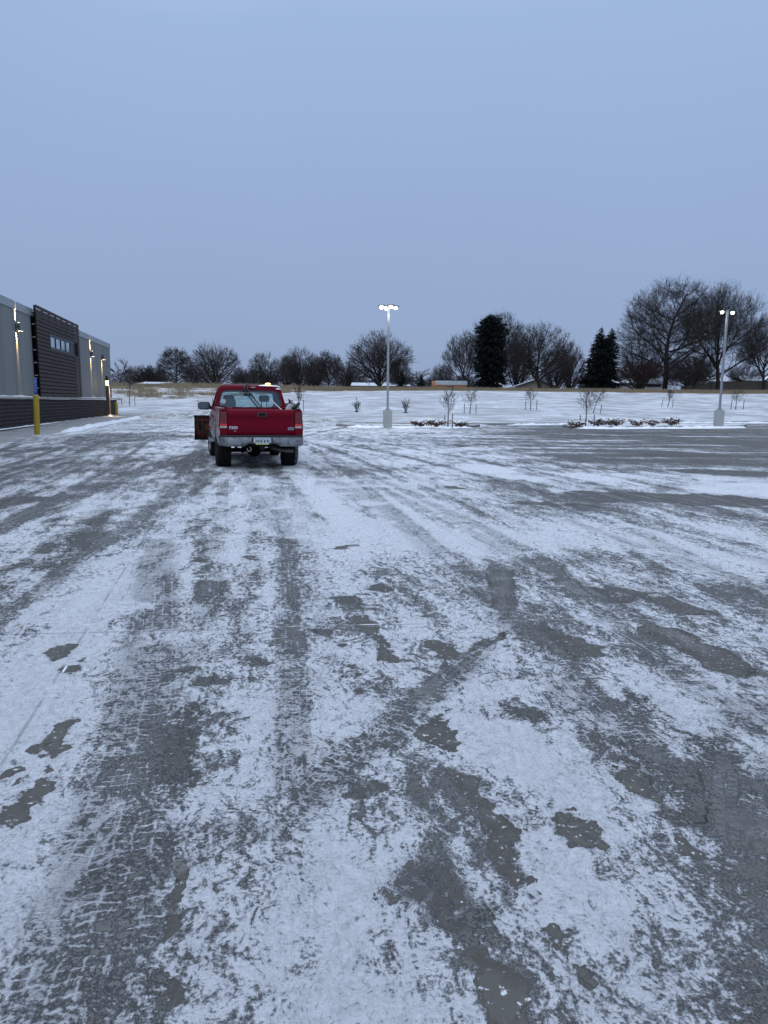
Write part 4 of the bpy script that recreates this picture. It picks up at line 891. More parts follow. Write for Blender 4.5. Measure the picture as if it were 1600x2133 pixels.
# brown-leaved shrubs in the islands
M_LEAF = pm('withered_leaves', (.17, .108, .078), .85, var=.45, scale=7.0, spec=.2)
def leafy_shrub(px, pyb, pyt, wpx, seed, label):
    b = G(px, pyb, .12); Dd = b.y; H = AT(px, pyt, Dd).z-.12; Wd = wpx*Dd/FPX
    t = tag(empty('leafy_shrub', b), label, 'shrub', 'withered shrubs in the islands')
    P0, P1, R0, R1, lv = tree_mesh(seed, 'twiggy', H, Wd, .03)
    V, F = tubes(P0, P1, np.maximum(R0, .011), np.maximum(R1, .008), 3); np_mesh('stems', V, F, M_BARK, t)
    r_ = np.random.default_rng(seed); i = r_.integers(0, len(P1), 300); C = P1[i]*np.array([1, 1, .9])+r_.normal(0, .05, (300, 3)); C = C[C[:, 2] > .02]; n = len(C)
    d = r_.normal(0, 1, (n, 3)); d[:, 2] *= .6; d /= np.linalg.norm(d, axis=1, keepdims=True); w = np.cross(d, r_.normal(0, 1, (n, 3))); w /= np.linalg.norm(w, axis=1, keepdims=True); s_ = r_.uniform(.05, .11, (n, 1))
    V = np.stack([C-d*s_, C+w*s_*.45, C+d*s_, C-w*s_*.45], 1).reshape(-1, 3); np_mesh('leaves', V, np.arange(len(V)).reshape(-1, 4), M_LEAF, t)
    i = r_.integers(0, len(P1), 190); C = P1[i]+r_.normal(0, .04, (190, 3))+np.array([0, 0, .05]); C = C[C[:, 2] > H*.15]; n = len(C); s_ = r_.uniform(.03, .09, (n, 1))
    E = [np.array([a_, b_, c_]) for a_, b_, c_ in ((1, 0, 0), (0, 1, 0), (-1, 0, 0), (0, -1, 0))]
    V = np.stack([C+s_*e_ for e_ in E]+[C+s_*np.array([0, 0, .7])], 1).reshape(-1, 3); b0 = (np.arange(n)*5)[:, None, None]
    F = (b0+np.array([[0, 1, 4], [1, 2, 4], [2, 3, 4], [3, 0, 4]])[None]).reshape(-1, 3); np_mesh('snow_tufts', V, F, M_SNOW, t)
for i, (px, pb, pt, wp, lab) in enumerate([
    (876, 889, 875, 30, 'withered snow-dusted shrub nearest the middle lamp pole'), (908, 889, 875, 30, 'withered snow-dusted shrub just left of the middle island sapling'), (960, 889.5, 878, 28, 'withered snow-dusted shrub right of the middle island sapling'),
    (1200, 888.5, 877, 30, 'brown withered shrub at the left tip of the right island'), (1247, 888, 873, 34, 'brown withered shrub right of the upright island sapling'), (1284, 888, 872, 34, 'fullest brown withered shrub in the right island'),
    (1327, 887.5, 874, 26, 'withered shrub between the fullest one and the small one'), (1358, 887, 875, 28, 'small two-tufted withered shrub in the right island'), (1400, 887, 869, 32, 'tallest withered shrub, alone near the right lamp pole')]):
    leafy_shrub(px, pb, pt, wp, 200+i, lab)

# ------------------------------------------------------------------ houses and sheds beyond the crest
M_WHITE = pm('white_siding', (.42, .42, .41), .7, var=.1, scale=2); M_TAN = pm('tan_siding', (.27, .235, .185), .7, var=.1, scale=2); M_ORANGE = pm('orange_boards', (.36, .13, .045), .7, var=.2, scale=2.5)
M_RSNOW = pm('roof_snow', (.66, .68, .72), .8, var=.12, scale=1.5, col2=(.36, .38, .41), thr=(.52, .72)); M_RMETAL = pm('metal_roof', (.20, .235, .25), .5, .3, .12, 2.0, col2=(.50, .53, .56), thr=(.54, .72))
M_TRIM = pm('dark_trim', (.04, .038, .038), .6, var=.1); M_PANE = pm('dark_pane', (.020, .022, .028), .15, var=.1)
M_FENCE = pm('weathered_boards', (.085, .068, .058), .85, var=.3, scale=3.0)
def zt_of(px, Dd): q = AT(px, 810, Dd); return tz(q.x, Dd)-.15
def house(px0, px1, pye, pyr, Dd, name, label, wall, roof, depth=9, ridge_x=True, windows=(), rz=0.0, over=.35):
    """box walls with a pitched roof between photo columns px0..px1; eaves at pye, ridge at pyr"""
    a_, b_ = AT(px0, pye, Dd), AT(px1, pye, Dd); cx = (a_.x+b_.x)/2; w = b_.x-a_.x; zb = zt_of((px0+px1)/2, Dd)-.4; he = a_.z*.5+b_.z*.5-zb; hr = AT((px0+px1)/2, pyr, Dd+(depth/2 if ridge_x else 0)).z-zb
    t = tag(empty(name, (cx, Dd, zb), rz), label, 'house' if 'shed' not in name else 'shed'); x = w/2
    m = MB()
    if ridge_x:
        m.prism([(0, 0), (depth, 0), (depth, he), (depth/2, hr-.1), (0, he)], 'X', -x, x)
    else:
        m.prism([(-x, 0), (x, 0), (x, he), (0, hr-.1), (-x, he)], 'Y', 0, depth)
    m.build('walls', wall, t); m = MB(); s_ = (hr-he)/((depth if ridge_x else w)/2)
    if ridge_x:
        m.prism([(-over, he-over*s_), (depth/2, hr), (depth+over, he-over*s_), (depth+over, he-over*s_+.16), (depth/2, hr+.18), (-over, he-over*s_+.16)], 'X', -x-over, x+over)
    else:
        m.prism([(-x-over, he-over*s_), (0, hr), (x+over, he-over*s_), (x+over, he-over*s_+.16), (0, hr+.18), (-x-over, he-over*s_+.16)], 'Y', -over, depth+over)
    m.build('roof', roof, t); m = MB()
    if ridge_x: m.box((0, -over-.02, he-over*s_+.05), (w+2*over, .04, .22))
    else: m.prism([(-x-over, he-over*s_-.08), (0, hr-.08), (x+over, he-over*s_-.08), (x+over, he-over*s_+.17), (0, hr+.19), (-x-over, he-over*s_+.17)], 'Y', -over-.06, -over-.003)
    m.build('fascia', M_TRIM, t)
    for (wpx, wpt, wpb, ww) in windows:
        q0, q1 = AT(wpx, wpt, Dd), AT(wpx, wpb, Dd); f = empty('window', (q0.x-cx, -.03, (q0.z+q1.z)/2-zb), 0, t); h_ = q0.z-q1.z
        k = MB()
        for sx_ in (-1, 1): k.box((sx_*(ww/2+.04), 0, 0), (.08, .06, h_+.16))
        for sz_ in (-1, 1): k.box((0, 0, sz_*(h_/2+.04)), (ww-.004, .056, .08))
        k.build('window_frame', M_WHITE, f); k = MB(); k.box((0, .012, 0), (ww, .02, h_)); k.build('pane', M_PANE, f)
    return t
house(1076, 1159, 806, 791.5, 132, 'gabled_house', 'tan house with a low gable end behind the vase-shaped tree', M_TAN, M_RSNOW, 14, False, [(1139,806.5,809.5,.9),(1146,806.5,809.5,.9)])
house(1238, 1340, 799, 793, 134, 'ranch_house', 'long white house with dark windows right of the twin-topped evergreen', M_WHITE, M_RSNOW, 9, True, [(1268,799.5,804.5,1.0),(1299,796.5,804,1.0),(1315,797,803,1.0)])
house(1344, 1390, 800.5, 796, 136, 'garage_shed', 'low white garage under the tallest bare tree', M_WHITE, M_TRIM, 8, True, [(1362,801,806,2.6)])
house(735, 851, 805, 799.5, 128, 'long_shed', 'long low white shed with snowy roof behind the middle lamp pole', M_WHITE, M_RSNOW, 7, True, [(797,804,808,.7)])
house(288, 334, 801, 797.5, 135, 'low_shed', 'pale shallow roof showing above the grass at the left', M_WHITE, M_RSNOW, 10, True, [(311,802,806,.9)])
house(1478, 1532, 795, 786.5, 140, 'fenced_house', 'house with snow-patched roof behind the leaning fence right', M_WHITE, M_RSNOW, 9, True, [(1500,797,803,1.0)])
house(1556, 1650, 794, 785.5, 138, 'brown_house', 'brown house with snowy roof at the right picture edge', M_FENCE, M_RSNOW, 9, True, [(1610,798,804,1.0)])
# orange shed with a rounded metal roof
a_, b_ = AT(901, 808, 122), AT(972, 808, 122); w = b_.x-a_.x; zb = zt_of(936, 122)-.3; h1 = AT(936, 802.3, 122).z-zb; h2 = AT(936, 794, 123.5).z-zb
t = tag(empty('barn_shed', ((a_.x+b_.x)/2, 122, zb)), 'orange wooden shed with rounded grey metal roof left of the columnar evergreen', 'shed')
pr = [(0, h1), (.25, h1+(h2-h1)*.45), (.75, h1+(h2-h1)*.82), (1.7, h2), (2.65, h1+(h2-h1)*.82), (3.15, h1+(h2-h1)*.45), (3.4, h1)]
m = MB(); m.prism([(0, 0), (3.4, 0)]+pr[::-1], 'X', -w/2, w/2); m.build('walls', M_ORANGE, t)
m = MB(); m.loft([[(x, y+(-.08 if y < 1.7 else .08), z+.03) for y, z in pr]+[(x, y+(-.02 if y < 1.7 else .02), z+.10) for y, z in pr[::-1]] for x in np.linspace(-w/2+.50, w/2+.15, 30)]); m.build('roof', M_RMETAL, t)
m = MB(); m.box((0, -.03, h1*.55), (1.6, .04, h1*.7)); m.build('door', M_TRIM, t)
# weathered fence
def fence(pts, name, label):
    t = None
    q = [(AT(px, pt, Dd), Dd, px) for px, pt, Dd in pts]; b0 = q[0][0]; zb = zt_of(q[0][2], q[0][1]); t = tag(empty(name, (b0.x, q[0][1], zb)), label, 'fence')
    m = MB(); pz = MB(); r_ = random.Random(4)
    for (p0, D0, x0), (p1, D1, x1) in zip(q, q[1:]):
        n = max(2, int((Vector((p1.x, D1))-Vector((p0.x, D0))).length/.17))
        for i in range(n):
            f = (i+.5)/n; x = p0.x+(p1.x-p0.x)*f-b0.x; y = D0+(D1-D0)*f-q[0][1]; zt2 = p0.z+(p1.z-p0.z)*f-zb+r_.uniform(-.05, .05); m.box((x, y+r_.uniform(-.01, .01), zt2/2-.1), (.155, .025, zt2+.2))
        L_ = p1.x-p0.x; pz.box(((p0.x+p1.x)/2-b0.x, (D0+D1)/2-q[0][1]+.05, .45), (abs(L_), .05, .10)); 
    m.build('boards', M_FENCE, t); pz.build('rails', M_TRIM, t)
    for i, (p0, D0, x0) in enumerate(q): k = MB(); k.box((p0.x-b0.x, D0-q[0][1]+.12, (p0.z-zb)/2), (.12, .12, p0.z-zb)); k.build('post', M_FENCE, t)
fence([(1420,804,120),(1450,800.5,121),(1482,797,122)], 'board_fence', 'weathered brown board fence sloping up toward the right lamp pole')
fence([(1484,797,123),(1512,796,123),(1552,795,123),(1600,795,123),(1645,794,123)], 'board_fence', 'dark brown board fence along the snow-roofed houses at the right edge')

# ------------------------------------------------------------------ the red pickup truck (local frame: x right, y forward, z up, origin under the rear axle)
TX, TY, TYAW = -3.27, 18.16, R(16.0)
def paint(name, salt=None, lo=.5, hi=.7):
    a = NT(name); p = a.obj(); c = a.mix(a.noise(p, 2.0, 4), (.122, .0008, .009), (.148, .001, .012)); rg = (.32,)*3
    if salt:
        zz = a.n('ShaderNodeSeparateXYZ', {0: p}).outputs[2]
        n = a.math('ADD', a.noise(a.n('ShaderNodeMapping', {'Vector': p, 'Scale': (1, 1.2, 2.2)}).outputs[0], 2.6, 6, .68), a.smooth(zz, .5, 1.5, .10, -.02)); k = a.smooth(n, lo, hi)
        c = a.mix(a.math('MULTIPLY', k, .9), c, salt); rg = a.mix(k, (.32,)*3, (.8,)*3)
    a.set(color=c, rough=rg if salt else .38, coat=.03, spec=.10); a.b.inputs['Coat Roughness'].default_value = .12
    return a.m
M_RED = paint('red_paint'); M_REDS = paint('salted_red_paint', (.44, .45, .47), .47, .60); M_REDL = paint('lightly_salted_paint', (.40, .40, .42), .58, .72)
M_CHROME = pm('salted_chrome', (.27, .28, .30), .36, .75, .22, 4.0, col2=(.16, .16, .17), thr=(.45, .65)); M_BRIGHT = pm('bright_chrome', (.62, .62, .64), .25, .9, .05)
M_PLAST = pm('black_plastic', (.018, .020, .022), .55, var=.2); M_UNDER = pm('underbody', (.008, .008, .008), .85, var=.3, spec=.15)
M_RUBBER = pm('tyre_rubber', (.016, .016, .017), .85, var=.3, scale=14, spec=.2, col2=(.10, .10, .105), thr=(.62, .76)); M_RIMM = pm('steel_rim', (.32, .32, .33), .4, .7, .15)
M_GREYRUB = pm('salty_tyre_rubber', (.05, .05, .052), .9, var=.3, scale=12, spec=.2, col2=(.20, .20, .205), thr=(.42, .62))
M_SEAT = pm('grey_cloth', (.10, .105, .11), .9, var=.1); M_DKIN = pm('dark_interior', (.010, .011, .012), .8, var=.2)
M_TLRED = pm('red_lens', (.12, .004, .005), .25, var=.15, coat=.4); M_TLBR = pm('bright_red_lens', (.62, .016, .010), .22, var=.1, coat=.4); M_TLW = pm('reverse_lens', (.40, .37, .36), .3, var=.1, coat=.3)
M_TGLASS = glass_mat('tinted_glass', (.05, .08, .08), .03, (.79, .865, .875))
M_MIRROR = pm('mirror_glass', (.10, .13, .14), .08, .6, .05)
T = tag(empty('pickup_truck', (TX, TY, 0), TYAW), 'red pickup truck with snow plough seen from behind on the icy lot', 'pickup truck')
T.rotation_euler = (0, R(.35), TYAW)

def xo(z): return float(np.interp(z, [.5, .62, .72, .85, 1.05, 1.2, 1.34, 1.42], [.945, .965, .985, 1.0, 1.0, .99, .97, .955]))
def arch(y, yc, base, r=.50, zc=.40): return max(base, zc+math.sqrt(r*r-(y-yc)**2)) if abs(y-yc) < r else base
def flare(y, yc, z): d = math.hypot(y-yc, z-.40); return .022*max(0, 1-abs(d-.52)/.10)
def side_panel(s, ys, yc, base, ztop, zin=.62, thick=.07):
    rings = []
    for y in ys:
        zl = arch(y, yc, base); zs = [zl+(ztop-zl)*k/9 for k in range(10)]
        outr = [(s*(xo(z)+flare(y, yc, z)), y, z) for z in zs]; inn = [(s*(xo(z)-thick), y, z) for z in reversed(zs)]
        rings.append(outr+[(s*(xo(ztop)-.025), y, ztop+.022), (s*(xo(ztop)-thick+.01), y, ztop+.018)]+inn)
    return rings
yy = sorted(set([round(v, 3) for v in np.linspace(-1.17, 1.31, 26)]+[round(.5*math.sin(t), 3) for t in np.linspace(-1.57, 1.57, 22)]))
BED = empty('cargo_bed', parent=T)
for s, mt in ((-1, M_REDS), (1, M_REDL)):
    m = MB(); m.loft(side_panel(s, yy, 0, .60, 1.42)); m.build('bed_side', mt, BED, smooth=35)
    m = MB(); m.box((s*.845, -1.10, 1.12), (.10, .13, .60)); m.build('corner_post', M_RED, BED, bevel=.01)
    m = MB(); m.box((s*.905, .06, 1.452), (.10, 2.46, .022)); m.build('rail_cap', M_PLAST if s > 0 else pm('salty_plastic', (.22, .22, .23), .8, var=.4, scale=9), BED, bevel=.006)
m = MB(); m.box((0, .07, .83), (1.74, 2.44, .05)); m.build('bed_floor', M_REDL, BED); m = MB(); m.box((0, 1.29, 1.13), (1.80, .05, .62)); m.build('bed_front', M_RED, BED, bevel=.01)
for s in (-1, 1):
    k = MB(); k.lathe([(.0, 0), (.47, 0), (.47, .26), (0, .26)], (s*.66 if s > 0 else -.92, 0, .42), 'X', 24); k.build('wheel_housing', M_UNDER, BED, smooth=40)
# tailgate
TG = empty('tailgate', parent=T)
m = MB(); prof = [(-1.185, .83), (-1.20, .86), (-1.196, 1.0), (-1.188, 1.17), (-1.186, 1.235), (-1.203, 1.27), (-1.206, 1.335), (-1.194, 1.385), (-1.172, 1.425), (-1.145, 1.44), (-1.125, 1.44), (-1.12, 1.42), (-1.12, .83)]
m.prism(prof, 'X', -.788, .788); m.build('tailgate_panel', M_RED, TG, smooth=40, bevel=.006)
def rrect(w, h, r, n=6):
    pts = []
    for cx, cy, a0 in ((w/2-r, h/2-r, 0), (-w/2+r, h/2-r, 90), (-w/2+r, -h/2+r, 180), (w/2-r, -h/2+r, 270)):
        pts += [(cx+r*math.cos(R(a0+90*k/n)), cy+r*math.sin(R(a0+90*k/n))) for k in range(n+1)]
    return pts
def off(poly, dx, dz): return [(x+dx, z+dz) for x, z in poly]
m = MB(); m.prism(off(rrect(.245, .10, .045), .02, 1.312), 'Y', -1.216, -1.19); H_ = m.build('handle', M_PLAST, TG, bevel=.006)
m = MB(); m.prism(off(rrect(.16, .05, .02), .02, 1.318), 'Y', -1.226, -1.2165); m.build('handle_lever', M_UNDER, H_, bevel=.004)
m = MB(); m.prism(off(rrect(.145, .062, .03, 8), .70, .985), 'Y', -1.204, -1.19); E_ = m.build('oval_badge', M_BRIGHT, TG)
m = MB(); m.prism(off(rrect(.128, .046, .0225, 8), .70, .985), 'Y', -1.2065, -1.2041); m.build('badge_field', pm('badge_blue', (.015, .022, .075), .35, var=.05), E_)
def text(body, size, loc, mat, parent, name, ext=.003, sx=1.0, bold=0.0):
    cu = bpy.data.curves.new(name, 'FONT'); cu.body = body; cu.size = size; cu.extrude = ext; cu.align_x = 'CENTER'; cu.align_y = 'CENTER'; cu.offset = bold
    f_ = bpy.data.objects.new(name, cu); COL.objects.link(f_); dg = bpy.context.evaluated_depsgraph_get(); me = bpy.data.meshes.new_from_object(f_.evaluated_get(dg)); bpy.data.objects.remove(f_)
    me.materials.clear(); me.materials.append(mat); o = link(bpy.data.objects.new(name, me), parent); o.location = loc; o.rotation_euler = (R(90), 0, 0); o.scale = (sx, 1, 1); return o
text('Ford', .040, (.70, -1.2085, .985), M_BRIGHT, E_, 'badge_script', .001, 1.25)
text('F250', .085, (-.655, -1.204, 1.0), M_BRIGHT, TG, 'lettering', .004, 1.15, .0035)
m = MB(); m.tube([(-.605, -1.203, .955), (-.605, -1.203, .925), (-.615, -1.203, .915), (-.645, -1.203, .915)], .007, 6); m.build('small_mark', M_BRIGHT, TG)
# tail lights
for s in (-1, 1):
    tl = empty('tail_light', parent=T); xc = s*.883
    def seg(z0, z1, name, mt, y1=-1.215, w=.165):
        k = MB(); k.prism(off(rrect(w, z1-z0, .012, 3), xc, (z0+z1)/2), 'Y', y1, -1.13); k.build(name, mt, tl, bevel=.01)
    seg(1.10, 1.375, 'upper_lens', M_TLRED); seg(1.045, 1.098, 'lower_lens', M_TLBR); seg(.992, 1.043, 'reverse_light', M_TLW)
    k = MB(); k.box((xc, -1.165, .905), (.168, .09, .165)); k.box((xc, -1.165, 1.405), (.168, .08, .055)); k.build('housing', M_RED, tl, bevel=.008)
    k = MB(); k.box((s*.972, -1.165, 1.185), (.018, .085, .39)); k.build('side_piece', M_TLRED, tl, bevel=.004)
# bumper
BP = empty('rear_bumper', parent=T); rings = []
for x in np.linspace(-1.0, 1.0, 41):
    ax = abs(x); yb = -1.34+(max(0, ax-.72)**2)*1.7+.02*ax; zb = .565+.05*max(0, ax-.80)*2.2; zt_ = .785
    if ax < .42: zb = .565+.065*min(1, (.42-ax)/.10)
    th = .05 if ax < .93 else .05
    rings.append([(x, yb, zb+.012), (x, yb-.012, zb+.07), (x, yb-.012, zt_-.05), (x, yb, zt_-.004), (x, yb+th, zt_), (x, yb+th+.02, zb+.02), (x, yb+.02, zb)])
m = MB(); m.loft(rings); m.build('chrome_face', M_CHROME, BP, smooth=50)
m = MB(); m.loft([[(x, -1.335+(max(0, abs(x)-.72)**2)*1.7, .787), (x, -1.335+(max(0, abs(x)-.72)**2)*1.7, .826), (x, -1.14, .832), (x, -1.14, .787)] for x in np.linspace(-.99, .99, 31)]); m.build('step_pad', M_PLAST, BP, bevel=.006)
m = MB(); m.prism(off(rrect(.50, .15, .02), 0, .70), 'Y', -1.362, -1.345); m.build('plate_recess', M_PLAST, BP)
LP = empty('licence_plate', (0, 0, 0), parent=T)
a = NT('plate_face'); p = a.obj(); zz = a.n('ShaderNodeSeparateXYZ', {0: p}).outputs[2]
c = a.mix(a.smooth(zz, .72, .765), (.66, .72, .76), (.16, .34, .62)); c = a.mix(a.smooth(zz, .655, .635), c, (.36, .44, .20)); a.set(color=c, rough=.4)
m = MB(); m.prism(off(rrect(.315, .158, .015), 0, .692), 'Y', -1.372, -1.366); m.build('plate', a.m, LP)
m = MB(); m.prism(off(rrect(.40, .03, .008), 0, .765), 'Y', -1.376, -1.3635)
m.build('plate_bracket', M_BRIGHT, LP)
for s in (-1, 1): m = MB(); m.box((s*.185, -1.368, .705), (.045, .012, .10)); m.build('plate_light', M_BRIGHT, LP, bevel=.004)
text('HOS 868', .098, (0, -1.374, .69), pm('plate_ink', (.012, .016, .05), .6), LP, 'plate_number', .001, .80, .004)
text('IOWA', .022, (0, -1.3735, .742), bpy.data.materials['plate_ink'], LP, 'state_name', .001)
# cab and front body
CABM = M_RED; ys = sorted(set([round(v, 3) for v in np.linspace(1.38, 4.42, 34)]+[round(3.48+.5*math.sin(t), 3) for t in np.linspace(-1.57, 1.57, 20)]))
rings = []
for y in ys:
    zl = arch(y, 3.48, .58); ztop = float(np.interp(y, [1.38, 3.05, 3.2, 4.2, 4.42], [1.40, 1.40, 1.33, 1.22, 1.10])); nar = float(np.interp(y, [3.9, 4.42], [1, .93]))
    zs = [zl+(ztop-zl)*k/8 for k in range(9)]
    rg = [(-(xo(z)+flare(y, 3.48, z))*nar, y, z) for z in zs]; 
    rg += [(-.80*nar, y, ztop+.035), (-.4, y, ztop+.055), (.4, y, ztop+.055), (.80*nar, y, ztop+.035)]
    rg += [((xo(z)+flare(y, 3.48, z))*nar, y, z) for z in reversed(zs)]; rings.append(rg)
m = MB(); m.loft(rings, True, True); m.build('body', M_REDS, T, smooth=35)
CB = empty('cab', parent=T)
def loop_quad(q, n):                      # points along the edge of a quad (n per side)
    return [Vector(q[i]).lerp(Vector(q[(i+1) % 4]), k/n) for i in range(4) for k in range(n)]
def holed(q, l, r_, b, t_, rad=.18, n=10):
    """panel q = bottom-left, bottom-right, top-right, top-left with a rounded window hole; returns outer loop, inner loop"""
    A_, B_, C_, D_ = map(Vector, q)
    bil = lambda u, v: (A_.lerp(B_, u)).lerp(D_.lerp(C_, u), v)
    outer_ = [bil(u, v) for u, v in [(k/n, 0) for k in range(n)]+[(1, k/n) for k in range(n)]+[(1-k/n, 1) for k in range(n)]+[(0, 1-k/n) for k in range(n)]]
    inn = []
    for i in range(4*n):
        u, v = [(k/n, 0) for k in range(n)][i] if i < n else ([(1, k/n) for k in range(n)][i-n] if i < 2*n else ([(1-k/n, 1) for k in range(n)][i-2*n] if i < 3*n else [(0, 1-k/n) for k in range(n)][i-3*n]))
        X_, Y_ = 2*u-1, 2*v-1; e_ = 7.0; k_ = (abs(X_)**e_+abs(Y_)**e_)**(-1/e_); X_, Y_ = X_*k_, Y_*k_
        inn.append(bil(l+(1-l-r_)*(X_+1)/2, b+(1-b-t_)*(Y_+1)/2))
    return outer_, inn
def window_panel(q, l, r_, b, t_, name, mat, nrm, seal=True):
    o_, i_ = holed(q, l, r_, b, t_); N = len(o_); nv = Vector(nrm).normalized()*.045; m = MB()
    m.add(o_+i_+[p-nv for p in o_]+[p-nv for p in i_], [(k, (k+1) % N, N+(k+1) % N, N+k) for k in range(N)]+[(2*N+k, 3*N+k, 3*N+(k+1) % N, 2*N+(k+1) % N) for k in range(N)]+[(N+k, N+(k+1) % N, 3*N+(k+1) % N, 3*N+k) for k in range(N)])
    o = m.build(name, mat, CB, smooth=30); cen = sum(i_, Vector())/N
    g_ = MB(); g_.add([p+(p-cen)*.004-nv*.35 for p in i_]+[p+(p-cen)*.004-nv*.5 for p in i_], [tuple(range(N)), tuple(range(2*N-1, N-1, -1))]+[(k, (k+1) % N, N+(k+1) % N, N+k) for k in range(N)]); w_ = g_.build('window_glass', M_TGLASS, o)
    s_ = MB(); s_.add([p+(p-cen)*.012+nv*.12 for p in i_]+[p-(p-cen)*.035+nv*.12 for p in i_]+[p-(p-cen)*.035-nv*.4 for p in i_], [(k, (k+1) % N, N+(k+1) % N, N+k) for k in range(N)]+[(N+k, N+(k+1) % N, 2*N+(k+1) % N, 2*N+k) for k in range(N)]); s_.build('window_seal', M_PLAST, o)
    return o
zb_, zt2 = 1.405, 1.935; rb = [(-.985, 1.38, zb_), (.985, 1.38, zb_), (.835, 1.47, zt2), (-.835, 1.47, zt2)]
window_panel(rb, .055, .055, .10, .035, 'rear_wall', M_RED, (0, -1, .17))
window_panel([(-.985, 3.08, zb_), (-.985, 1.38, zb_), (-.835, 1.47, zt2), (-.835, 2.36, zt2)], .22, .22, .10, .06, 'side_wall', M_RED, (-1, 0, .28))
window_panel([(.985, 1.38, zb_), (.985, 3.08, zb_), (.835, 2.36, zt2), (.835, 1.47, zt2)], .22, .22, .10, .06, 'side_wall', M_RED, (1, 0, .28))
window_panel([(.985, 3.08, zb_), (-.985, 3.08, zb_), (-.835, 2.36, zt2), (.835, 2.36, zt2)], .06, .06, .06, .06, 'windscreen_frame', M_RED, (0, 1, .8))
def roof_ring(k, z, n=9):
    return [((x)*k, 1.915+(y)*k, z) for x, y in rrect(1.674*1.0, .894, .06, n)]
m = MB(); m.loft([roof_ring(1.0, 1.93), roof_ring(1.0, 1.945), roof_ring(.985, 1.985), roof_ring(.95, 2.02), roof_ring(.88, 2.045), roof_ring(.70, 2.062), roof_ring(.35, 2.07)]); m.build('roof', M_RED, CB, smooth=50)
m = MB(); m.prism(off(rrect(.30, .035, .015), .0, 1.992), 'Y', 1.43, 1.50); b_ = m.build('brake_light', M_TLRED, CB); m = MB(); m.box((.075, 1.428, 1.995), (.11, .012, .038)); m.build('cargo_lens', pm('grey_lens', (.26, .27, .27), .4), b_)
# roof snow
def snow_blob(cx, cy, z, sx, sy, h, seed):
    n = 18; u = np.linspace(-1, 1, n); X, Y = np.meshgrid(u, u); rr = np.sqrt(X**2+Y**2); Z = np.clip(1-rr*(.7+.6*fbm(X+seed, Y, 2.0, 3, seed)), 0, 1)**.5*h-.006
    V = np.stack([cx+X*sx, cy+Y*sy, z+Z], -1).reshape(-1, 3); i = np.arange(n*n).reshape(n, n); F = np.stack([i[:-1, :-1], i[:-1, 1:], i[1:, 1:], i[1:, :-1]], -1).reshape(-1, 4); return np_mesh('roof_snow', V, F, M_SNOW, CB, True)
snow_blob(.44, 1.58, 2.043, .25, .12, .045, 1); snow_blob(.70, 1.60, 2.020, .12, .14, .05, 2); snow_blob(.76, 1.475, 1.955, .07, .035, .05, 5)
# inside the cab
m = MB(); m.prism([(-.90, 1.405), (.90, 1.405), (.86, 1.45), (-.86, 1.45)], 'Y', 2.62, 3.0); m.build('dashboard', M_DKIN, CB, bevel=.02)
for xc, w in ((-.56, .30), (.40, .28)):
    se = empty('seat', parent=CB); k = MB(); k.prism(off(rrect(w*1.25, .36, .05), xc, 1.50), 'Y', 1.66, 1.78); k.build('seat_back', M_SEAT if xc < 0 else M_DKIN, se, bevel=.03) if xc < 0 else None
    k = MB(); k.prism(off(rrect(w, .135 if xc < 0 else .18, .055), xc, 1.715 if xc < 0 else 1.70), 'Y', 1.68, 1.77); k.build('headrest', M_DKIN, se, bevel=.025)
    for q_ in (-1, 1): k = MB(); k.tube([(xc+q_*.07, 1.73, 1.40), (xc+q_*.07, 1.73, 1.66)], .012, 6); k.build('headrest_post', M_DKIN, se)
m = MB(); m.prism(off(rrect(.24, .065, .03), -.02, 1.80), 'Y', 2.30, 2.33); m.build('rearview_mirror', M_DKIN, CB, bevel=.01)
m = MB(); m.tube([(-.56+.19*math.cos(t), 2.55+.05*math.sin(t), 1.45+.17*math.sin(t)) for t in np.linspace(0, 6.283, 24)], .014, 6, False); m.build('steering_wheel', M_DKIN, CB)
m = MB(); m.tube([(.80, 1.75, 1.90), (.84, 1.75, 1.62), (.90, 1.72, 1.41)], .028, 6); m.build('seat_belt', M_SEAT, CB)
m = MB(); m.prism(off(rrect(.13, .13, .062, 8), -.72, 1.61), 'Y', 1.418, 1.424); m.build('round_sticker', pm('pale_sticker', (.50, .52, .54), .7), CB)
# mirrors
for s in (-1, 1):
    mr = empty('side_mirror', parent=T); k = MB(); k.loft([[(s*(1.18+x*.9), y, 1.475+z) for x, z in rrect(.36*f, .215*f, .07*f)] for y, f in ((2.62, 1.0), (2.70, 1.0), (2.78, .82), (2.80, .6))]); k.build('housing', M_PLAST, mr, smooth=40, bevel=.006)
    k = MB(); k.prism(off(rrect(.262, .165, .055), s*1.20, 1.477), 'Y', 2.612, 2.619); k.build('mirror_glass', M_MIRROR, mr)
    k = MB(); k.tube([(s*.93, 2.74, 1.42), (s*1.06, 2.72, 1.44)], .05, 8); k.build('mirror_arm', M_PLAST, mr)
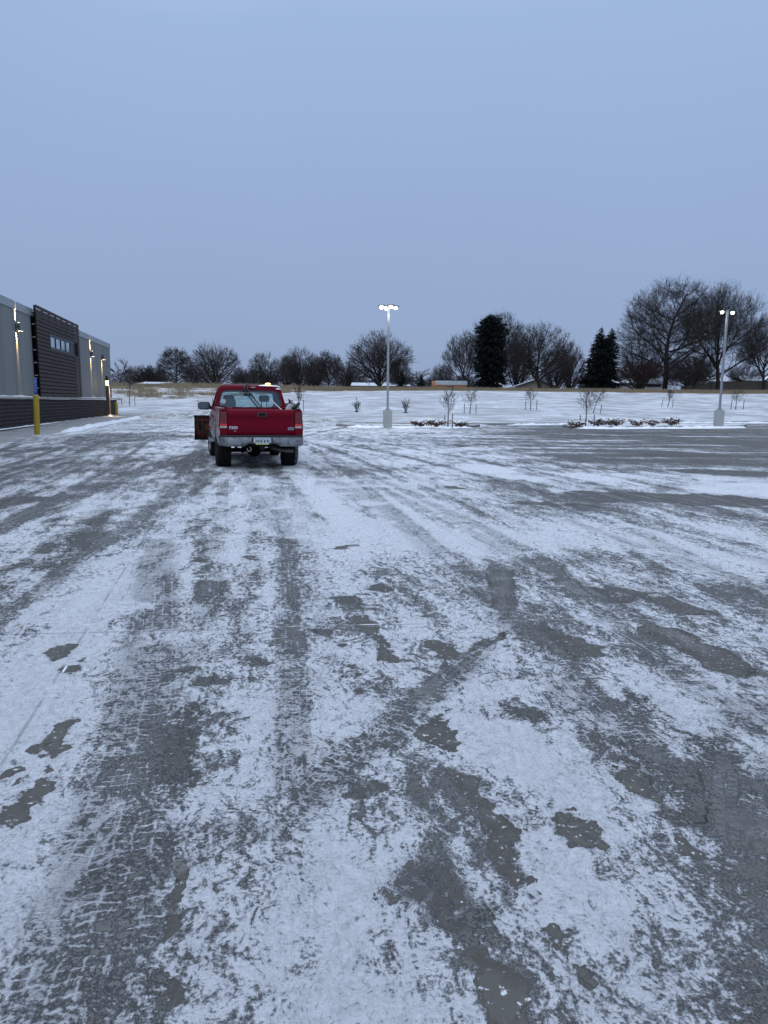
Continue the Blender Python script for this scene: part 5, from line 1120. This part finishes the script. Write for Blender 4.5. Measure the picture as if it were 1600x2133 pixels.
# side trim, handles, front end
for s in (-1, 1):
    m = MB(); m.box((s*1.012, 1.75, 1.22), (.03, .17, .05)); m.build('door_handle', M_PLAST, T, bevel=.008)
    m = MB(); m.box((s*1.0, 2.3, .54), (.16, 1.5, .05)); m.build('running_board', M_CHROME, T, bevel=.01)
    m = MB(); m.prism(off(rrect(.22, .24, .03), s*.76, .98), 'Y', 4.36, 4.44); m.build('headlight', M_TLW, T, bevel=.01)
m = MB(); m.prism(off(rrect(1.24, .34, .03), 0, .95), 'Y', 4.38, 4.455); m.build('grille', M_PLAST, T, bevel=.01)
m = MB(); m.loft([[(x, 4.40-abs(x)**3*.12, .55), (x, 4.55-abs(x)**3*.14, .57), (x, 4.55-abs(x)**3*.14, .76), (x, 4.40-abs(x)**3*.12, .78)] for x in np.linspace(-1, 1, 17)]); m.build('front_bumper', M_CHROME, T, smooth=40)
# wheels
def wheel(x, y, rubber, steer=0.0):
    w_ = empty('wheel', (x, y, .40), steer, T); k = MB(); rings = []; n = 56; hw = .135
    prof = [(-hw*.92, .235), (-hw, .27), (-hw, .34), (-hw*.86, .382), (-hw*.62, .397), (hw*.62, .397), (hw*.86, .382), (hw, .34), (hw, .27), (hw*.92, .235)]
    for i in range(n):
        t = 2*math.pi*i/n; lug = .0
        rings.append([(px_2, (r_+(.006 if (i % 2 and r_ > .38) else -.008 if r_ > .38 else 0))*math.cos(t), (r_+(.006 if (i % 2 and r_ > .38) else -.008 if r_ > .38 else 0))*math.sin(t)) for px_2, r_ in prof])
    rings.append(rings[0]); k.loft(rings, True, False)
    for i in range(0, n, 2):                                   # tread blocks
        t = 2*math.pi*(i+.5)/n
        for c_ in (-.075, -.025, .025, .075):
            t2 = t+c_*.9; k.box((c_, .398*math.cos(t2), .398*math.sin(t2)), (.042, .030, .016), Matrix.Rotation(t2-math.pi/2, 3, 'X') @ Matrix.Rotation(R(24*(1 if c_ > 0 else -1)), 3, 'Z'))
    k.build('tyre', rubber, w_, smooth=30)
    k = MB(); sg = 1 if x > 0 else -1; k.lathe([(.0, sg*.03), (.09, sg*.03), (.10, sg*.07), (.18, sg*.05), (.225, sg*.10), (.24, sg*.12), (.24, -sg*.10), (.0, -sg*.08)], (0, 0, 0), 'X', 28); k.build('rim', M_RIMM, w_, smooth=40)
    return w_
wheel(-.885, 0, M_RUBBER); wheel(.885, 0, M_GREYRUB); wheel(-.90, 3.48, M_RUBBER, R(4)); wheel(.90, 3.48, M_RUBBER, R(4))
# underbody
m = MB(); m.tube([(-.80, 0, .40), (.80, 0, .40)], .055, 12); m.build('axle', M_UNDER, T)
m = MB(); m.lathe([(.0, -.17), (.10, -.16), (.175, -.08), (.185, .0), (.17, .09), (.09, .17), (0, .19)], (-.06, 0, .41), 'Y', 24); m.build('differential', M_UNDER, T, smooth=50)
for s in (-1, 1):
    m = MB(); m.box((s*.46, 1.5, .68), (.09, 5.4, .15)); m.build('frame_rail', M_UNDER, T)
    m = MB(); m.tube([(s*.52, -.70, .62), (s*.52, -.35, .50), (s*.52, 0, .47), (s*.52, .35, .50), (s*.52, .70, .60)], .035, 6); m.build('leaf_spring', M_UNDER, T)
    m = MB(); m.tube([(s*.36, -.12, .34), (s*.30, .05, .75)], .035, 8); m.build('shock_absorber', M_UNDER, T)
m = MB(); m.box((0, -1.16, .60), (.95, .12, .10)); m.box((0, -1.26, .535), (.12, .24, .10)); m.build('hitch_receiver', M_UNDER, T, bevel=.01)
m = MB(); m.tube([(-.30+.045*math.cos(t), -1.27, .50+.05*math.sin(t)) for t in np.linspace(R(-210), R(80), 16)], .012, 8); m.build('chain_ring', pm('worn_steel', (.30, .27, .25), .5, .5), T)
m = MB(); m.tube([(.30, 1.2, .48), (.30, -.3, .52), (.36, -.62, .48), (.55, -.72, .44), (.83, -.76, .42)], .048, 10); m.build('exhaust_pipe', pm('dull_steel', (.16, .15, .14), .6, .5, .3, 6.0), T, smooth=40)
m = MB(); m.box((0, .9, .52), (.5, .8, .22)); m.build('spare_carrier', M_UNDER, T, bevel=.03)
m = MB(); m.box((0, 2.6, .52), (1.5, 2.2, .14)); m.build('floor_pan', M_UNDER, T)
# snow plough on the front of the truck (moves with it)
a = NT('rusty_red'); p = a.obj(); n = a.noise(p, 5.0, 7, .7)
c = a.mix(a.smooth(n, .40, .58), (.100, .020, .015), (.045, .020, .015)); c = a.mix(a.smooth(a.noise(p, 9.0, 6, .7), .56, .66), c, (.15, .09, .08)); a.set(color=c, rough=.8, spec=.2); M_RUST = a.m
PL = empty('snow_plough', (0, 5.0, .42), R(-2), T); hw = 1.42
prof = [(.10, .0), (.02, .05), (-.03, .18), (-.04, .34), (-.02, .50), (.04, .62), (.13, .71)]
m = MB(); m.loft([[(x, y, z) for y, z in prof]+[(x, y-.012, z+.004) for y, z in reversed(prof)] for x in np.linspace(-hw, hw, 25)]); m.build('mouldboard', M_RUST, PL, smooth=50)
m = MB(); m.box((0, .02, .715), (2*hw+.04, .10, .05)); m.build('top_rail', M_UNDER, PL, bevel=.01); m = MB(); m.box((0, .02, .0), (2*hw+.03, .12, .07)); m.build('cutting_edge', M_UNDER, PL, bevel=.01)
for x in (-1.40, -1.18, -.70, -.25, .25, .70, 1.18, 1.40):
    m = MB(); m.prism([(y-.014, z) for y, z in prof]+[(y-.085, z) for y, z in reversed(prof)], 'X', x-.018, x+.018); m.build('rib', M_RUST if abs(x) < 1.3 else M_UNDER, PL)
m = MB(); m.box((0, -.06, .58), (2*hw-.1, .05, .045)); m.build('cross_bar', M_RUST, PL); m = MB(); m.prism(off(rrect(.10, .22, .04), -1.24, .42), 'Y', -.09, -.045); m.build('gusset', M_UNDER, PL)
for s in (-1, 1): m = MB(); m.tube([(s*.15, -.06, .12), (s*.45, -.62, .12)], .045, 6); m.build('push_arm', M_UNDER, PL)

# loose things on the truck
TM = Matrix.Translation((TX, TY, 0)) @ Matrix.Rotation(TYAW, 4, 'Z') @ Matrix.Rotation(R(.35), 4, 'Y')
def on_truck(name, loc, label, cat, rz=0.0):
    q = TM @ Vector(loc); t = tag(empty(name, q, TYAW+rz), label, cat); return t
bc = on_truck('beacon', (.50, 1.62, 2.055), 'glowing amber beacon on the right of the truck roof', 'beacon')
m = MB(); m.lathe([(.0, 0), (.10, 0), (.10, .02), (.0, .022)], n=20); m.build('base', M_PLAST, bc); m = MB(); m.lathe([(.07, .021), (.08, .035), (.07, .058), (.04, .07), (0, .072)], n=20); m.build('amber_dome', emit('amber_light', (1.0, .66, .06), 1.7), bc, smooth=60)
d = bpy.data.lights.new('beacon_light', 'POINT'); d.energy = .8; d.color = (1, .62, .1); d.shadow_soft_size = .05; o = link(bpy.data.objects.new('beacon_light', d), bc); o.location = (0, -.12, .10)
sg = on_truck('rope', (0, 1.36, 1.42), 'black rope looped over the truck roof and down across the rear window', 'rope')
def rp(pts): m = MB(); m.tube(pts, .017, 7); return m
r1 = [(-.06, .30, .67), (-.09, .10, .645), (-.16, .06, .56), (-.17, .02, .50), (-.05, -.01, .34), (.08, -.05, .17), (.20, -.08, .02)]
r2 = [(-.06, .30, .675), (-.05, .10, .648), (-.09, .05, .54), (-.05, .02, .47), (.05, -.01, .33), (.18, -.05, .16), (.32, -.08, .0)]
rp(r1).build('strand', M_PLAST, sg, smooth=50); rp(r2).build('strand', M_PLAST, sg, smooth=50)
m = MB(); m.box((.06, -.02, .33), (.03, .03, .14), Matrix.Rotation(R(-36), 3, 'Y')); m.build('hook', M_PLAST, sg, bevel=.006)
sb = on_truck('snow_blower', (.78, -.62, .86), 'white and black snow blower chute poking up over the right bed side', 'snow blower')
M_WPLAST = pm('white_plastic', (.46, .46, .47), .5, var=.12)
m = MB(); m.box((-.05, .1, .18), (.34, .42, .36)); m.build('housing', M_WPLAST, sb, bevel=.04)
m = MB(); m.loft([[(x+dx, y, z) for x, y in rrect(w, .16, .03)] for dx, z, w in ((-.05, .34, .20), (-.03, .56, .20), (.0, .64, .17), (.04, .72, .14))]); m.build('chute', M_WPLAST, sb, smooth=40)
m = MB(); m.loft([[(c_[0]+u*.055*k, y, c_[1]+u*.04*k*-1+v) for u, v in ((-1, -.025), (1, -.025), (1, .025), (-1, .025))] for y, k, c_ in ((-.10, 1.9, (.115, .70)), (.08, 1.9, (.115, .70)))]); m.build('deflector', M_WPLAST, sb, bevel=.01)
m = MB(); m.tube([(.02, -.11, .615), (.10, -.12, .64), (.18, -.12, .71), (.215, -.12, .745)], [.03, .035, .04, .03], 8); m.build('deflector_edge', M_PLAST, sb, smooth=50)
m = MB(); m.tube([(-.005, 0, .66), (-.015, 0, .74), (-.03, 0, .835)], [.035, .028, .012], 8); m.build('chute_crank', M_PLAST, sb); m = MB(); m.tube([(-.01, 0, .79), (.05, 0, .80), (.055, 0, .75)], .014, 6); m.build('lever', M_PLAST, sb)
m = MB(); m.tube([(.10, 0, .40), (.12, 0, .54), (.155, 0, .66)], .032, 8); m.build('stem', M_PLAST, sb)
sc = on_truck('broom_handle', (.62, -.10, .88), 'pale broom handle leaning against the rear window from the truck bed', 'broom')
m = MB(); m.tube([(.06, 0, .50), (-.03, .9, .68), (-.10, 1.28, .80)], .016, 8); m.build('handle', M_WPLAST, sc); m = MB(); m.tube([(.10, -.6, .06), (.06, 0, .50)], .016, 8); m.build('lower_handle', M_WPLAST, sc); m = MB(); m.box((.11, -.62, .03), (.30, .06, .12)); m.build('head', M_PLAST, sc, bevel=.01)
